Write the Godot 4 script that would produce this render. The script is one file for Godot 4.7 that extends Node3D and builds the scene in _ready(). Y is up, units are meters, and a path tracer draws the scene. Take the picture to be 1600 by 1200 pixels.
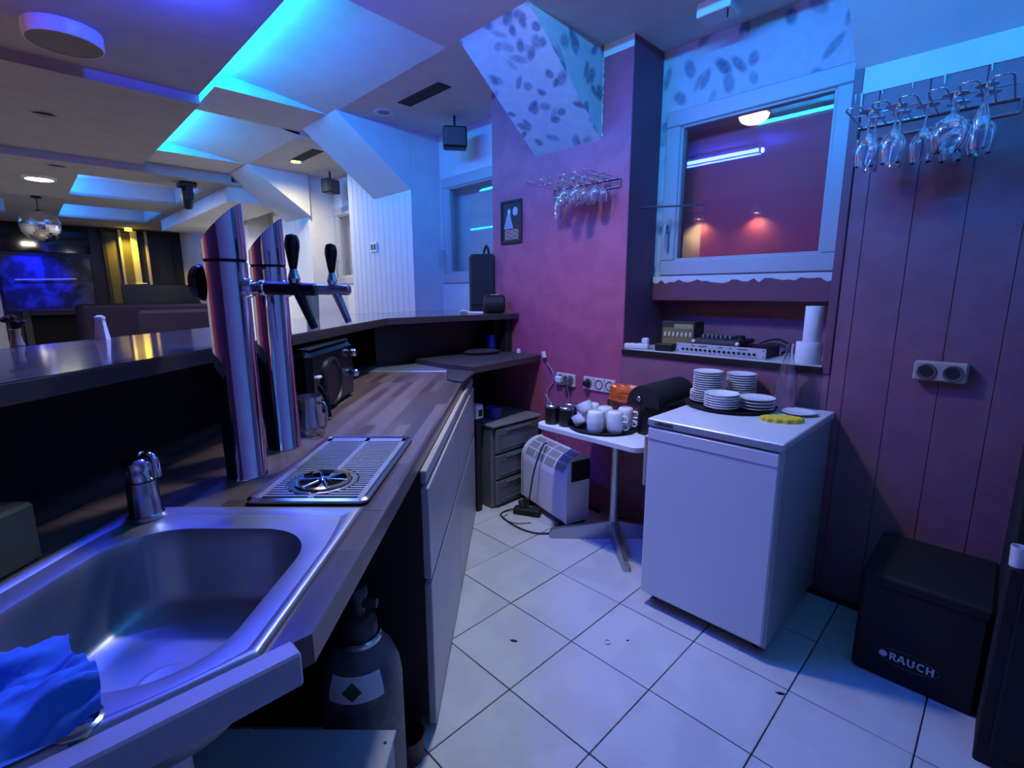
extends Node3D
# ---------------------------------------------------------------- a bar at night: back-bar aisle, counter, hall behind
const Q := 0.70710678
var taken := {}
var uvmode := 0
var m := {}
var glow_bar: StandardMaterial3D
const ORD := ["first", "second", "third", "fourth", "fifth", "sixth", "seventh", "eighth", "ninth", "tenth", "eleventh", "twelfth", "thirteenth", "fourteenth"]

func _ready() -> void:
	camera_and_light()
	materials()
	shell()
	ceiling()
	hall()
	counter()
	sink_area()
	taps()
	counter_things()
	back_wall_things()
	table_group()
	fridge_group()
	niche_things()
	floor_things()
	racks()
	ceiling_things()

# ================================================================ camera, sky, large lights
func camera_and_light() -> void:
	var cam := Camera3D.new()
	cam.name = "camera"
	cam.fov = 75.92
	cam.near = 0.02
	cam.position = Vector3(1.0645, 1.3508, 2.430)
	cam.rotation = Vector3(deg_to_rad(-10.564), deg_to_rad(45.48), deg_to_rad(-0.154))
	add_child(cam)
	cam.current = true
	var we := WorldEnvironment.new()
	we.name = "environment"
	var e := Environment.new()
	e.background_mode = Environment.BG_COLOR
	e.background_color = Color(0.012, 0.014, 0.03)
	e.tonemap_mode = Environment.TONE_MAPPER_LINEAR
	e.tonemap_exposure = 1.68
	e.sdfgi_enabled = true
	e.ssao_enabled = true
	e.ssil_enabled = true
	we.environment = e
	add_child(we)
	# blue cove lights on the edge of the lowered ceiling: [x0, x1, y]
	for c in [[-0.62, 1.9, 2.70, 2.0], [-2.72, -1.36, 2.70, 1.15], [-3.28, -2.78, 2.70, 1.0], [-4.62, -3.42, 2.665, 1.0]]:
		area_light("cove_light", Vector3((c[0] + c[1]) / 2, c[2] + 0.003, 1.421), Vector3(0, 0.05, -1), Vector2(c[1] - c[0], 0.02), Color(0.02, 0.60, 1.0), c[3] * (c[1] - c[0]))

func area_light(called: String, at: Vector3, towards: Vector3, size: Vector2, col: Color, energy: float, up := Vector3.UP) -> void:
	var a := AreaLight3D.new()
	a.name = called
	a.area_size = size
	a.area_normalize_energy = true
	a.light_color = col
	a.light_energy = energy
	a.area_range = 20.0
	a.shadow_enabled = true
	add_child(a, true)
	a.look_at_from_position(at, at + towards, up if absf(towards.normalized().dot(up)) < 0.98 else Vector3.BACK)

func omni(at: Vector3, col: Color, energy: float, size := 0.04) -> void:
	var o := OmniLight3D.new()
	o.name = "lamp_light"
	o.position = at
	o.light_color = col
	o.light_energy = energy
	o.light_size = size
	o.omni_range = 20.0
	o.omni_attenuation = 2.0
	o.shadow_enabled = true
	add_child(o, true)

func spot(at: Vector3, towards: Vector3, col: Color, energy: float, angle := 50.0, size := 0.03) -> void:
	var o := SpotLight3D.new()
	o.name = "spot_light"
	o.light_color = col
	o.light_energy = energy
	o.light_size = size
	o.spot_angle = angle
	o.spot_range = 20.0
	o.spot_attenuation = 2.0
	o.shadow_enabled = true
	add_child(o, true)
	o.look_at_from_position(at, at + towards, Vector3.UP if absf(towards.normalized().y) < 0.95 else Vector3.BACK)

# ================================================================ helpers
func lin(c: Color) -> Color:
	return c

func mat(col: Color, rough := 0.6, metal := 0.0) -> StandardMaterial3D:
	var x := StandardMaterial3D.new()
	x.albedo_color = col
	x.roughness = rough
	x.metallic = metal
	return x

func glow(col: Color, energy: float) -> StandardMaterial3D:
	var x := mat(Color(0.9, 0.9, 0.9), 0.5)
	x.emission_enabled = true
	x.emission = col
	x.emission_energy_multiplier = energy
	return x

func glass(tint: Color, alpha := 0.12) -> StandardMaterial3D:
	var x := StandardMaterial3D.new()
	x.albedo_color = Color(tint.r, tint.g, tint.b, alpha)
	x.transparency = BaseMaterial3D.TRANSPARENCY_ALPHA
	x.roughness = 0.02
	x.metallic_specular = 0.7
	return x

func solid_glass() -> StandardMaterial3D:
	var x := StandardMaterial3D.new()
	x.albedo_color = Color(0.97, 0.98, 1.0, 0.02)
	x.roughness = 0.0
	x.refraction_enabled = true
	x.refraction_scale = 0.05
	return x

func noise_tex(sd: int, freq: float, c0: Color, c1: Color, size := 256, oct := 4, lo := 0.3, hi := 0.7) -> ImageTexture:
	var n := FastNoiseLite.new()
	n.seed = sd
	n.frequency = freq
	n.fractal_octaves = oct
	var src := n.get_seamless_image(size, size)
	var im := Image.create(size, size, false, Image.FORMAT_RGB8)
	for y in size:
		for x in size:
			im.set_pixel(x, y, c0.lerp(c1, smoothstep(lo, hi, src.get_pixel(x, y).r)))
	return ImageTexture.create_from_image(im)

func tri_mat(tex: Texture2D, scale: float, rough: float, metal := 0.0, tint := Color(1, 1, 1)) -> StandardMaterial3D:
	var x := mat(tint, rough, metal)
	x.albedo_texture = tex
	x.uv1_triplanar = true
	x.uv1_world_triplanar = true
	x.uv1_scale = Vector3.ONE * scale
	return x

func sw(s: float, w: float, y := 0.0) -> Vector3:      # counter frame: s along the counter towards the viewer, w across it
	return Vector3((s + w) * Q, y, (s - w) * Q)

func p2(s: float, w: float) -> Vector2:
	return Vector2((s + w) * Q, (s - w) * Q)

func st() -> SurfaceTool:
	var t := SurfaceTool.new()
	t.begin(Mesh.PRIMITIVE_TRIANGLES)
	t.set_smooth_group(-1)
	return t

func uvof(p: Vector3) -> Vector2:
	if uvmode == 2:
		return Vector2(p.z, -p.y)
	if uvmode == 1:
		return Vector2(p.x, -p.y - p.z)
	return Vector2((p.x + p.z) * Q, (p.x - p.z) * Q + p.y)

func v(t: SurfaceTool, p: Vector3) -> void:
	t.set_uv(uvof(p))
	t.add_vertex(p)

func poly(t: SurfaceTool, pts: Array, c: Vector3) -> void:
	var mid := Vector3.ZERO
	for p in pts:
		mid += p
	mid /= pts.size()
	var n := Vector3.ZERO
	for i in pts.size():
		n += (pts[i] - mid).cross(pts[(i + 1) % pts.size()] - mid)
	var ps := pts
	if n.dot(mid - c) > 0:
		ps = pts.duplicate()
		ps.reverse()
	for i in range(1, ps.size() - 1):
		v(t, ps[0]); v(t, ps[i]); v(t, ps[i + 1])

func box(t: SurfaceTool, a: Vector3, b: Vector3, bev := 0.0, xf := Transform3D()) -> void:
	var c := (a + b) / 2
	var h := (b - a).abs() / 2
	var k := minf(bev, minf(h.x, minf(h.y, h.z)) * 0.98)
	var f := func(s: Vector3, ax: int) -> Vector3:
		var q := s * (h - Vector3.ONE * k)
		q[ax] = s[ax] * h[ax]
		return xf * (c + q)
	var o := xf * c
	for ax in 3:
		var u := (ax + 1) % 3
		var w := (ax + 2) % 3
		for sg in [-1.0, 1.0]:
			var q := []
			for e in [[-1, -1], [1, -1], [1, 1], [-1, 1]]:
				var s := Vector3.ZERO
				s[ax] = sg; s[u] = e[0]; s[w] = e[1]
				q.append(f.call(s, ax))
			poly(t, q, o)
	if k <= 0.0:
		return
	for ax in 3:
		var u := (ax + 1) % 3
		var w := (ax + 2) % 3
		for e in [[-1, -1], [1, -1], [1, 1], [-1, 1]]:
			var s0 := Vector3.ZERO
			s0[ax] = -1; s0[u] = e[0]; s0[w] = e[1]
			var s1 := s0
			s1[ax] = 1
			poly(t, [f.call(s0, u), f.call(s1, u), f.call(s1, w), f.call(s0, w)], o)
	for sx in [-1, 1]:
		for sy in [-1, 1]:
			for sz in [-1, 1]:
				var s := Vector3(sx, sy, sz)
				poly(t, [f.call(s, 0), f.call(s, 1), f.call(s, 2)], o)

# polygon in plan (x, z) raised from y0 to y1
func prism(t: SurfaceTool, pl: Array, y0: float, y1: float, bev := 0.0) -> void:
	var pk := PackedVector2Array(pl)
	if Geometry2D.is_polygon_clockwise(pk):
		pk.reverse()
	var top := pk
	if bev > 0.0:
		var ins := Geometry2D.offset_polygon(pk, -bev, Geometry2D.JOIN_MITER)
		if ins.size() == 1 and ins[0].size() == pk.size():
			top = ins[0]
			# keep the order of corners
			var best := 0
			for i in top.size():
				if top[i].distance_to(pk[0]) < top[best].distance_to(pk[0]):
					best = i
			var r := PackedVector2Array()
			for i in top.size():
				r.append(top[(best + i) % top.size()])
			top = r
	var cc := Vector2.ZERO
	for q in pk:
		cc += q
	cc /= pk.size()
	var n := pk.size()
	var yb := y1 - bev
	for i in n:
		var a := pk[i]
		var b := pk[(i + 1) % n]
		var nn := (b - a).orthogonal().normalized()
		var ref := Vector3((a.x + b.x) / 2 + nn.x, (y0 + y1) / 2, (a.y + b.y) / 2 + nn.y)
		var refi := Vector3((a.x + b.x) / 2 - nn.x, (y0 + y1) / 2, (a.y + b.y) / 2 - nn.y)
		var inside := Geometry2D.is_point_in_polygon((a + b) / 2 + nn * 0.0005, pk)
		var c := ref if inside else refi
		poly(t, [Vector3(a.x, y0, a.y), Vector3(b.x, y0, b.y), Vector3(b.x, yb, b.y), Vector3(a.x, yb, a.y)], c)
		if top != pk:
			var ta := top[i]
			var tb := top[(i + 1) % n]
			poly(t, [Vector3(a.x, yb, a.y), Vector3(b.x, yb, b.y), Vector3(tb.x, y1, tb.y), Vector3(ta.x, y1, ta.y)], c - Vector3(0, 1, 0))
	var ix := Geometry2D.triangulate_polygon(pk)
	for i in range(0, ix.size(), 3):
		poly(t, [Vector3(pk[ix[i]].x, y0, pk[ix[i]].y), Vector3(pk[ix[i + 1]].x, y0, pk[ix[i + 1]].y), Vector3(pk[ix[i + 2]].x, y0, pk[ix[i + 2]].y)], Vector3(cc.x, y0 + 9, cc.y))
	ix = Geometry2D.triangulate_polygon(top)
	for i in range(0, ix.size(), 3):
		poly(t, [Vector3(top[ix[i]].x, y1, top[ix[i]].y), Vector3(top[ix[i + 1]].x, y1, top[ix[i + 1]].y), Vector3(top[ix[i + 2]].x, y1, top[ix[i + 2]].y)], Vector3(cc.x, y1 - 9, cc.y))

# profile of (radius, height) spun round y
func lathe(t: SurfaceTool, prof: Array, n := 24, xf := Transform3D(), arc0 := 0.0, arc1 := TAU) -> void:
	var g := 1
	for i in prof.size() - 1:
		var a: Vector2 = prof[i]
		var b: Vector2 = prof[i + 1]
		if i > 0:
			var pv: Vector2 = prof[i - 1]
			if absf((a - pv).angle_to(b - a)) > 0.7:
				g += 1
		t.set_smooth_group(g)
		if a.distance_to(b) < 1e-6:
			continue
		for k in n:
			var t0 := arc0 + (arc1 - arc0) * k / n
			var t1 := arc0 + (arc1 - arc0) * (k + 1) / n
			var p0 := xf * Vector3(a.x * cos(t0), a.y, a.x * sin(t0))
			var p1 := xf * Vector3(a.x * cos(t1), a.y, a.x * sin(t1))
			var p2_ := xf * Vector3(b.x * cos(t1), b.y, b.x * sin(t1))
			var p3 := xf * Vector3(b.x * cos(t0), b.y, b.x * sin(t0))
			if a.x < 1e-6:
				v(t, p0); v(t, p2_); v(t, p3)
			elif b.x < 1e-6:
				v(t, p0); v(t, p1); v(t, p3)
			else:
				v(t, p0); v(t, p1); v(t, p2_)
				v(t, p0); v(t, p2_); v(t, p3)
	t.set_smooth_group(-1)

func cyl(t: SurfaceTool, a: Vector3, b: Vector3, r0: float, r1 := -1.0, n := 20, bev := 0.0) -> void:
	if r1 < 0:
		r1 = r0
	var d := b - a
	var l := d.length()
	var y := d / l
	var x := y.cross(Vector3(0, 0, 1) if absf(y.z) < 0.9 else Vector3(1, 0, 0)).normalized()
	var xf := Transform3D(Basis(x, y, x.cross(y)), a)
	var pr := [Vector2(0, 0), Vector2(maxf(r0 - bev, 0), 0)]
	if bev > 0:
		pr.append(Vector2(r0, bev)); pr.append(Vector2(r1, l - bev))
	else:
		pr.append(Vector2(r1, l))
	if bev > 0:
		pr.append(Vector2(r1 - bev, l))
	pr.append(Vector2(0, l))
	lathe(t, pr, n, xf)

func tube(t: SurfaceTool, pts: Array, r: float, n := 8, closed := false) -> void:
	var cnt := pts.size()
	var up := Vector3(0.3, 1, 0.2).normalized()
	var rings := []
	for i in cnt:
		var a: Vector3 = pts[(i - 1 + cnt) % cnt] if (i > 0 or closed) else pts[0]
		var b: Vector3 = pts[(i + 1) % cnt] if (i < cnt - 1 or closed) else pts[cnt - 1]
		var d := (b - a).normalized()
		var x := up.cross(d)
		if x.length() < 1e-3:
			x = Vector3(1, 0, 0).cross(d)
		x = x.normalized()
		up = d.cross(x).normalized()
		var ring := []
		for k in n:
			var an := TAU * k / n
			ring.append(pts[i] + (x * cos(an) + up * sin(an)) * r)
		rings.append(ring)
	t.set_smooth_group(1)
	for i in (cnt if closed else cnt - 1):
		var r0: Array = rings[i]
		var r1: Array = rings[(i + 1) % cnt]
		for k in n:
			var k1 := (k + 1) % n
			v(t, r0[k]); v(t, r1[k]); v(t, r1[k1])
			v(t, r0[k]); v(t, r1[k1]); v(t, r0[k1])
	t.set_smooth_group(-1)
	if not closed:
		poly(t, rings[0], pts[1])
		poly(t, rings[cnt - 1], pts[cnt - 2])

func curve(pts: Array, n := 6) -> Array:
	var out := []
	for i in pts.size() - 1:
		var p0: Vector3 = pts[maxi(i - 1, 0)]
		var p1: Vector3 = pts[i]
		var p2_: Vector3 = pts[i + 1]
		var p3: Vector3 = pts[mini(i + 2, pts.size() - 1)]
		for k in n:
			out.append(p1.cubic_interpolate(p2_, p0, p3, float(k) / n))
	out.append(pts[pts.size() - 1])
	return out

func rrect(x0: float, y0: float, x1: float, y1: float, r: float, n := 6) -> Array:
	var out := []
	for c in [[x1 - r, y1 - r, 0.0], [x0 + r, y1 - r, PI / 2], [x0 + r, y0 + r, PI], [x1 - r, y0 + r, PI * 1.5]]:
		for k in n + 1:
			var a: float = c[2] + PI / 2 * k / n
			out.append(Vector2(c[0] + r * cos(a), c[1] + r * sin(a)))
	return out

func blob(t: SurfaceTool, c: Vector3, r: Vector3, n := 18, xf := Transform3D()) -> void:
	var pr := []
	for i in 11:
		var a := -PI / 2 + PI * i / 10
		pr.append(Vector2(cos(a), sin(a)))
	lathe(t, pr, n, xf * Transform3D(Basis.from_scale(r), c))

func mesh_of(t: SurfaceTool) -> ArrayMesh:
	t.generate_normals()
	return t.commit()

func numbered(called: String) -> String:
	if not taken.has(called):
		taken[called] = 0
		return called
	taken[called] += 1
	return "%s_%03d" % [called, taken[called]]

func obj(called: String, t: SurfaceTool, mt: Material, parent: Node = self) -> MeshInstance3D:
	var o := MeshInstance3D.new()
	o.mesh = mesh_of(t)
	o.material_override = mt
	o.name = numbered(called) if parent == self else called
	parent.add_child(o, true)
	return o

func inst(called: String, me: Mesh, mt: Material, parent: Node, at := Transform3D()) -> MeshInstance3D:
	var o := MeshInstance3D.new()
	o.mesh = me
	o.material_override = mt
	o.name = numbered(called) if parent == self else called
	o.transform = at
	parent.add_child(o, true)
	return o

func tag(o: Node, label: String, cat: String, group := "") -> Node:
	o.set_meta("label", label)
	o.set_meta("category", cat)
	if group:
		o.set_meta("group", group)
	return o

func thing(called: String, label: String, cat: String, at := Vector3.ZERO, turn := 0.0, group := "") -> Node3D:
	var o := Node3D.new()
	o.name = numbered(called)
	add_child(o)
	o.position = at
	o.rotation.y = turn
	tag(o, label, cat, group)
	return o

func struct_root(called: String) -> Node3D:
	var o := Node3D.new()
	o.name = numbered(called)
	o.set_meta("kind", "structure")
	add_child(o)
	return o

func struct(called: String, t: SurfaceTool, mt: Material, parent: Node = self) -> MeshInstance3D:
	var o := obj(called, t, mt, parent)
	if parent == self:
		o.set_meta("kind", "structure")
	return o

func dup(src: Node3D, at: Transform3D, label: String, group := "") -> Node3D:
	var base := String(src.name)
	var r: Node3D = src.duplicate()
	r.name = numbered(base)
	add_child(r)
	r.transform = at
	r.set_meta("label", label)
	if group:
		r.set_meta("group", group)
	return r

func text(called: String, words: String, h: float, mt: Material, parent: Node, at: Transform3D, bold := true) -> MeshInstance3D:
	var tm := TextMesh.new()
	tm.text = words
	var f := SystemFont.new()
	f.font_names = PackedStringArray(["Droid Sans"])
	f.font_weight = 700 if bold else 400
	tm.font = f
	tm.font_size = 64
	tm.pixel_size = h / 46.0
	tm.depth = 0.0015
	tm.curve_step = 4.0
	var o := MeshInstance3D.new()
	o.mesh = tm
	o.material_override = mt
	o.name = called
	o.transform = at
	parent.add_child(o, true)
	return o

# ================================================================ materials
func materials() -> void:
	m.tile = tri_mat(noise_tex(3, 0.012, Color(0.715, 0.715, 0.72), Color(0.745, 0.745, 0.745), 256, 5), 0.9, 0.32)
	m.tile2 = tri_mat(noise_tex(8, 0.014, Color(0.695, 0.695, 0.70), Color(0.735, 0.735, 0.735), 256, 5), 1.1, 0.36)
	m.grout = mat(Color(0.10, 0.10, 0.11), 0.9)
	m.magenta = tri_mat(noise_tex(5, 0.016, Color(0.60, 0.29, 0.385), Color(0.64, 0.315, 0.41), 256, 5), 1.3, 0.55)
	m.wine = tri_mat(noise_tex(6, 0.02, Color(0.50, 0.33, 0.375), Color(0.525, 0.35, 0.40), 256, 5), 1.6, 0.5)
	m.wine_trim = mat(Color(0.43, 0.26, 0.32), 0.5)
	m.red = mat(Color(0.84, 0.23, 0.31), 0.5)
	m.sill = mat(Color(0.42, 0.22, 0.27), 0.6)
	m.white = mat(Color(0.80, 0.80, 0.79), 0.6)
	m.plaster = tri_mat(noise_tex(15, 0.02, Color(0.765, 0.765, 0.765), Color(0.785, 0.785, 0.78), 256, 4), 0.8, 0.75)
	m.soffit = tri_mat(noise_tex(16, 0.02, Color(0.615, 0.615, 0.62), Color(0.635, 0.635, 0.635), 256, 4), 0.8, 0.8)
	m.frame = mat(Color(0.64, 0.64, 0.65), 0.4)
	m.black = mat(Color(0.045, 0.045, 0.05), 0.45)
	m.matt = mat(Color(0.022, 0.022, 0.026), 0.8)
	m.gloss = mat(Color(0.035, 0.033, 0.036), 0.14)
	m.rubber = mat(Color(0.05, 0.05, 0.055), 0.7)
	m.lacquer = tri_mat(noise_tex(21, 0.03, Color(0.37, 0.355, 0.34), Color(0.42, 0.405, 0.385), 128, 3), 1.5, 0.08)
	m.lacquer.metallic_specular = 0.9
	m.bar_edge = mat(Color(0.24, 0.22, 0.22), 0.5)
	m.chrome = mat(Color(0.86, 0.86, 0.88), 0.05, 1.0)
	m.steel = mat(Color(0.72, 0.73, 0.75), 0.22, 1.0)
	m.brushed = mat(Color(0.66, 0.67, 0.68), 0.40, 0.7)
	m.alu = mat(Color(0.70, 0.71, 0.73), 0.35, 1.0)
	m.dark_hole = mat(Color(0.015, 0.015, 0.018), 0.9)
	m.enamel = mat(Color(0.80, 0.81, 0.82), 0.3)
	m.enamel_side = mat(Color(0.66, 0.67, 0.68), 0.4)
	m.china = mat(Color(0.86, 0.86, 0.86), 0.12)
	m.plastic_white = mat(Color(0.82, 0.82, 0.82), 0.4)
	m.plastic_grey = mat(Color(0.36, 0.365, 0.37), 0.5)
	m.beige = mat(Color(0.66, 0.60, 0.55), 0.45)
	m.cabinet = tri_mat(noise_tex(31, 0.02, Color(0.69, 0.655, 0.645), Color(0.73, 0.69, 0.68), 128, 3), 1.0, 0.35)
	m.carcass = mat(Color(0.10, 0.085, 0.09), 0.6)
	m.glass = solid_glass()
	m.glass_green = glass(Color(0.35, 0.45, 0.4), 0.55)
	m.pane = glass(Color(0.25, 0.27, 0.3), 0.10)
	m.paper = mat(Color(0.85, 0.85, 0.84), 0.9)
	m.yellow = mat(Color(0.86, 0.74, 0.16), 0.7)
	m.led = glow(Color(0.10, 0.62, 1.0), 2.2)
	m.lamp = glow(Color(1.0, 0.98, 0.95), 14.0)
	glow_bar = glow(Color(0.25, 0.45, 1.0), 6.0)
	m.gold = mat(Color(0.50, 0.43, 0.26), 0.4)
	m.wood = ImageTexture.create_from_image(stave_image())
	var wt := mat(Color(1, 1, 1), 0.3)
	wt.albedo_texture = m.wood
	wt.uv1_scale = Vector3(0.6, 1.6, 1)
	m.worktop = wt
	var sp := mat(Color(1, 1, 1), 0.7)
	sp.albedo_texture = ImageTexture.create_from_image(dab_image(4))
	sp.uv1_scale = Vector3(0.8, 0.8, 1)
	m.dabs = sp

func stave_image() -> Image:
	var w := 512
	var h := 512
	var im := Image.create(w, h, false, Image.FORMAT_RGB8)
	var r := RandomNumberGenerator.new()
	r.seed = 77
	var n := FastNoiseLite.new()
	n.seed = 4
	n.frequency = 0.02
	for row in 16:
		var x := 0
		var first := true
		while x < w:
			var l := r.randi_range(90, 220)
			if first:
				l = r.randi_range(30, 200)
				first = false
			if w - x - l < 40:
				l = w - x
			var k := r.randf_range(0.0, 1.0)
			var c := Color(0.315, 0.255, 0.235).lerp(Color(0.48, 0.405, 0.37), k)
			for yy in 32:
				for xx in range(x, mini(x + l, w)):
					var g := n.get_noise_2d(xx * 0.5, (row * 32 + yy) * 6.0 + k * 900.0) * 0.035
					im.set_pixel(xx, row * 32 + yy, Color(c.r + g, c.g + g, c.b + g))
			x += l
	return im

func dab_image(sd: int) -> Image:     # white paint dabbed with grey-blue sponge strokes
	var s := 512
	var im := Image.create(s, s, false, Image.FORMAT_RGB8)
	var f := PackedFloat32Array()
	f.resize(s * s)
	var r := RandomNumberGenerator.new()
	r.seed = sd
	for i in 105:
		var cx := r.randi_range(0, s)
		var cy := r.randi_range(0, s)
		var a := r.randf_range(9, 17)
		var b := r.randf_range(16, 31)
		var t := r.randf_range(-0.9, 0.9)
		var k := r.randf_range(0.35, 1.0)
		for dy in range(-32, 33):
			for dx in range(-32, 33):
				var u := (dx * cos(t) + dy * sin(t)) / a
				var w := (-dx * sin(t) + dy * cos(t)) / b
				var d := u * u + w * w
				if d < 1.0:
					var ix := ((cy + dy + s) % s) * s + (cx + dx + s) % s
					f[ix] = maxf(f[ix], k * smoothstep(1.0, 0.1, d))
	var n := FastNoiseLite.new()
	n.seed = sd
	n.frequency = 0.03
	for y in s:
		for x in s:
			var g := clampf(f[y * s + x], 0, 1) * (0.75 + 0.35 * n.get_noise_2d(x * 2, y * 2))
			var w := 0.03 * n.get_noise_2d(x, y)
			im.set_pixel(x, y, Color(0.68 + w, 0.70 + w, 0.73 + w).lerp(Color(0.30, 0.33, 0.42), clampf(g, 0, 1)))
	return im

# ================================================================ shell: floor, walls, windows
func shell() -> void:
	# floor: grout bed with single tiles
	var t := st()
	box(t, Vector3(-1.75, -0.10, -0.5), Vector3(2.3, -0.006, 4.4))
	var fl := struct("floor", t, m.grout)
	t = st()
	box(t, Vector3(-0.168, -0.012, -0.168), Vector3(0.168, 0.0, 0.168), 0.0015)
	var tm := mesh_of(t)
	var r := RandomNumberGenerator.new()
	r.seed = 12
	for i in range(-5, 6):
		for j in range(-3, 7):
			var c := Vector3(i * 0.34 + 0.17, r.randf_range(-0.0015, 0.0), 1.0588 + j * 0.34 + 0.17)
			if c.x < -1.55 or c.x > 2.1 or c.z < -0.05:
				continue
			if (c.x - c.z) * Q < -2.0:
				continue
			var b := Basis.from_euler(Vector3(r.randf_range(-0.002, 0.002), r.randf_range(-0.003, 0.003), r.randf_range(-0.002, 0.002)))
			inst("tile", tm, m.tile if r.randf() < 0.6 else m.tile2, fl, Transform3D(b, c))
	t = st()
	box(t, Vector3(-11.0, -0.10, -0.5), Vector3(-1.75, 0.0, 4.4))
	struct("floor", t, mat(Color(0.42, 0.40, 0.38), 0.4))

	# the long wall (z = 0) stands in piers with window recesses between them
	t = st()
	box(t, Vector3(-1.60, 0, -0.5), Vector3(-0.497, 2.9, 0.0), 0.004)
	var pier := struct("wall_back", t, m.magenta)
	pier.set_meta("label", "magenta painted wall pier behind the glass rack")
	# ragged bands of white and bare plaster where the paint stops below the ceiling
	paint_edge(pier, Vector3(-0.70, 2.655, 0.002), Vector3(-0.697, 2.20, 0.002), 0.016, 3)
	t = st()
	box(t, Vector3(-0.70, 2.60, 0.0), Vector3(-0.497, 2.66, 0.003))
	obj("paint_band", t, m.plaster, pier)
	# pier with boards at the right
	t = st()
	box(t, Vector3(0.507, 0, -0.5), Vector3(2.3, 2.9, -0.012))
	var pw := struct("wall_back", t, m.wine)
	t = st()
	box(t, Vector3(0.503, 1.0, -0.30), Vector3(0.536, 2.66, 0.006), 0.003)
	obj("edge_trim", t, m.wine_trim, pw)
	var x := 0.538
	var k := 0
	while x < 2.2:
		var x1 := x + (0.055 if k == 0 else 0.15)
		t = st()
		box(t, Vector3(x + 0.0007, 0.0, -0.012), Vector3(x1 - 0.0007, 2.15, 0.0), 0.0018)
		obj("plank", t, m.wine, pw)
		x = x1
		k += 1
	t = st()
	box(t, Vector3(0.507, 0, -0.012), Vector3(0.537, 1.0, 0.0), 0.003)
	obj("plank", t, m.wine, pw)
	t = st()
	box(t, Vector3(0.507, 2.10, 0.0), Vector3(2.3, 2.205, 0.0035))
	obj("paint_band", t, m.plaster, pw)
	# drips of white paint hanging from that band
	for d in [[0.515, 0.05, 0.004], [0.535, 0.07, 0.005], [0.60, 0.016, 0.003], [0.69, 0.02, 0.003], [0.78, 0.03, 0.004], [0.9, 0.022, 0.003], [0.99, 0.02, 0.003]]:
		t = st()
		cyl(t, Vector3(d[0], 2.104, 0.003), Vector3(d[0] + 0.002, 2.10 - d[1], 0.003), d[2], d[2] * 0.6, 8)
		obj("paint_drip", t, m.plaster, pw)

	# first recess: shelf niche below, window above
	t = st()
	box(t, Vector3(-0.497, 0, -0.5), Vector3(0.507, 1.005, -0.001))
	struct("wall_niche", t, m.wine)
	t = st()
	box(t, Vector3(-0.497, 1.005, -0.46), Vector3(0.507, 1.03, 0.006), 0.002)
	var sh := struct("trim_1", t, mat(Color(0.72, 0.72, 0.72), 0.4))
	sh.set_meta("label", "white shelf board in the wall niche")
	t = st()
	box(t, Vector3(-0.499, 1.0, 0.006), Vector3(0.507, 1.03, 0.012), 0.002)
	obj("shelf_edge", t, m.black, sh)
	t = st()
	box(t, Vector3(-0.497, 1.03, -0.5), Vector3(0.507, 1.32, -0.44))
	struct("wall_niche", t, m.wine)
	t = st()
	box(t, Vector3(-0.497, 1.298, -0.5), Vector3(0.507, 1.442, -0.285), 0.006)
	var sl := struct("trim_2", t, m.sill)
	paint_edge(sl, Vector3(-0.49, 1.440, -0.2848), Vector3(0.5, 1.440, -0.2848), 0.035, 9)
	uvmode = 1
	t = st()
	box(t, Vector3(-0.497, 2.335, -0.5), Vector3(0.507, 2.95, -0.30))
	struct("wall_niche", t, m.dabs)
	t = st()
	box(t, Vector3(-0.497, 1.415, -0.5), Vector3(-0.452, 2.335, -0.30))
	box(t, Vector3(0.46, 1.415, -0.5), Vector3(0.507, 2.335, -0.30))
	struct("wall_niche", t, m.dabs)
	uvmode = 0
	# dark shading on the reveal is paint: the reveal side is a darker purple coat
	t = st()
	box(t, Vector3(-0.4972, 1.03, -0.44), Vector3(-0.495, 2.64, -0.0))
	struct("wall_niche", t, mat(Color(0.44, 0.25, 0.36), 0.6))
	window("window_1", -0.452, 0.46, 1.443, 2.335, -0.30, m.red, true)
	# second recess with its window
	t = st()
	box(t, Vector3(-2.6, 0, -0.5), Vector3(-1.6, 1.43, -0.30))
	box(t, Vector3(-2.6, 2.31, -0.5), Vector3(-1.6, 2.95, -0.30))
	box(t, Vector3(-1.7, 1.43, -0.5), Vector3(-1.6, 2.31, -0.30))
	box(t, Vector3(-2.6, 1.43, -0.5), Vector3(-2.575, 2.31, -0.30))
	struct("wall_niche", t, m.plaster)
	window("window_2", -2.575, -1.70, 1.43, 2.31, -0.30, m.white, true)
	# white pier of upright boards
	t = st()
	box(t, Vector3(-3.7, 0, -0.5), Vector3(-2.6, 2.95, -0.008))
	var p2w := struct("wall_back", t, m.plaster)
	for i in 12:
		t = st()
		box(t, Vector3(-3.7 + i * 0.0917 + 0.001, 0, -0.008), Vector3(-3.7 + (i + 1) * 0.0917 - 0.001, 2.66, 0.0), 0.003)
		obj("board", t, m.white, p2w)
	# third recess and the piers beyond
	t = st()
	box(t, Vector3(-4.65, 0, -0.5), Vector3(-3.7, 1.45, -0.30))
	box(t, Vector3(-4.65, 2.30, -0.5), Vector3(-3.7, 2.95, -0.30))
	struct("wall_niche", t, m.plaster)
	window("window_3", -4.65, -3.75, 1.45, 2.30, -0.30, m.white, true)
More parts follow.
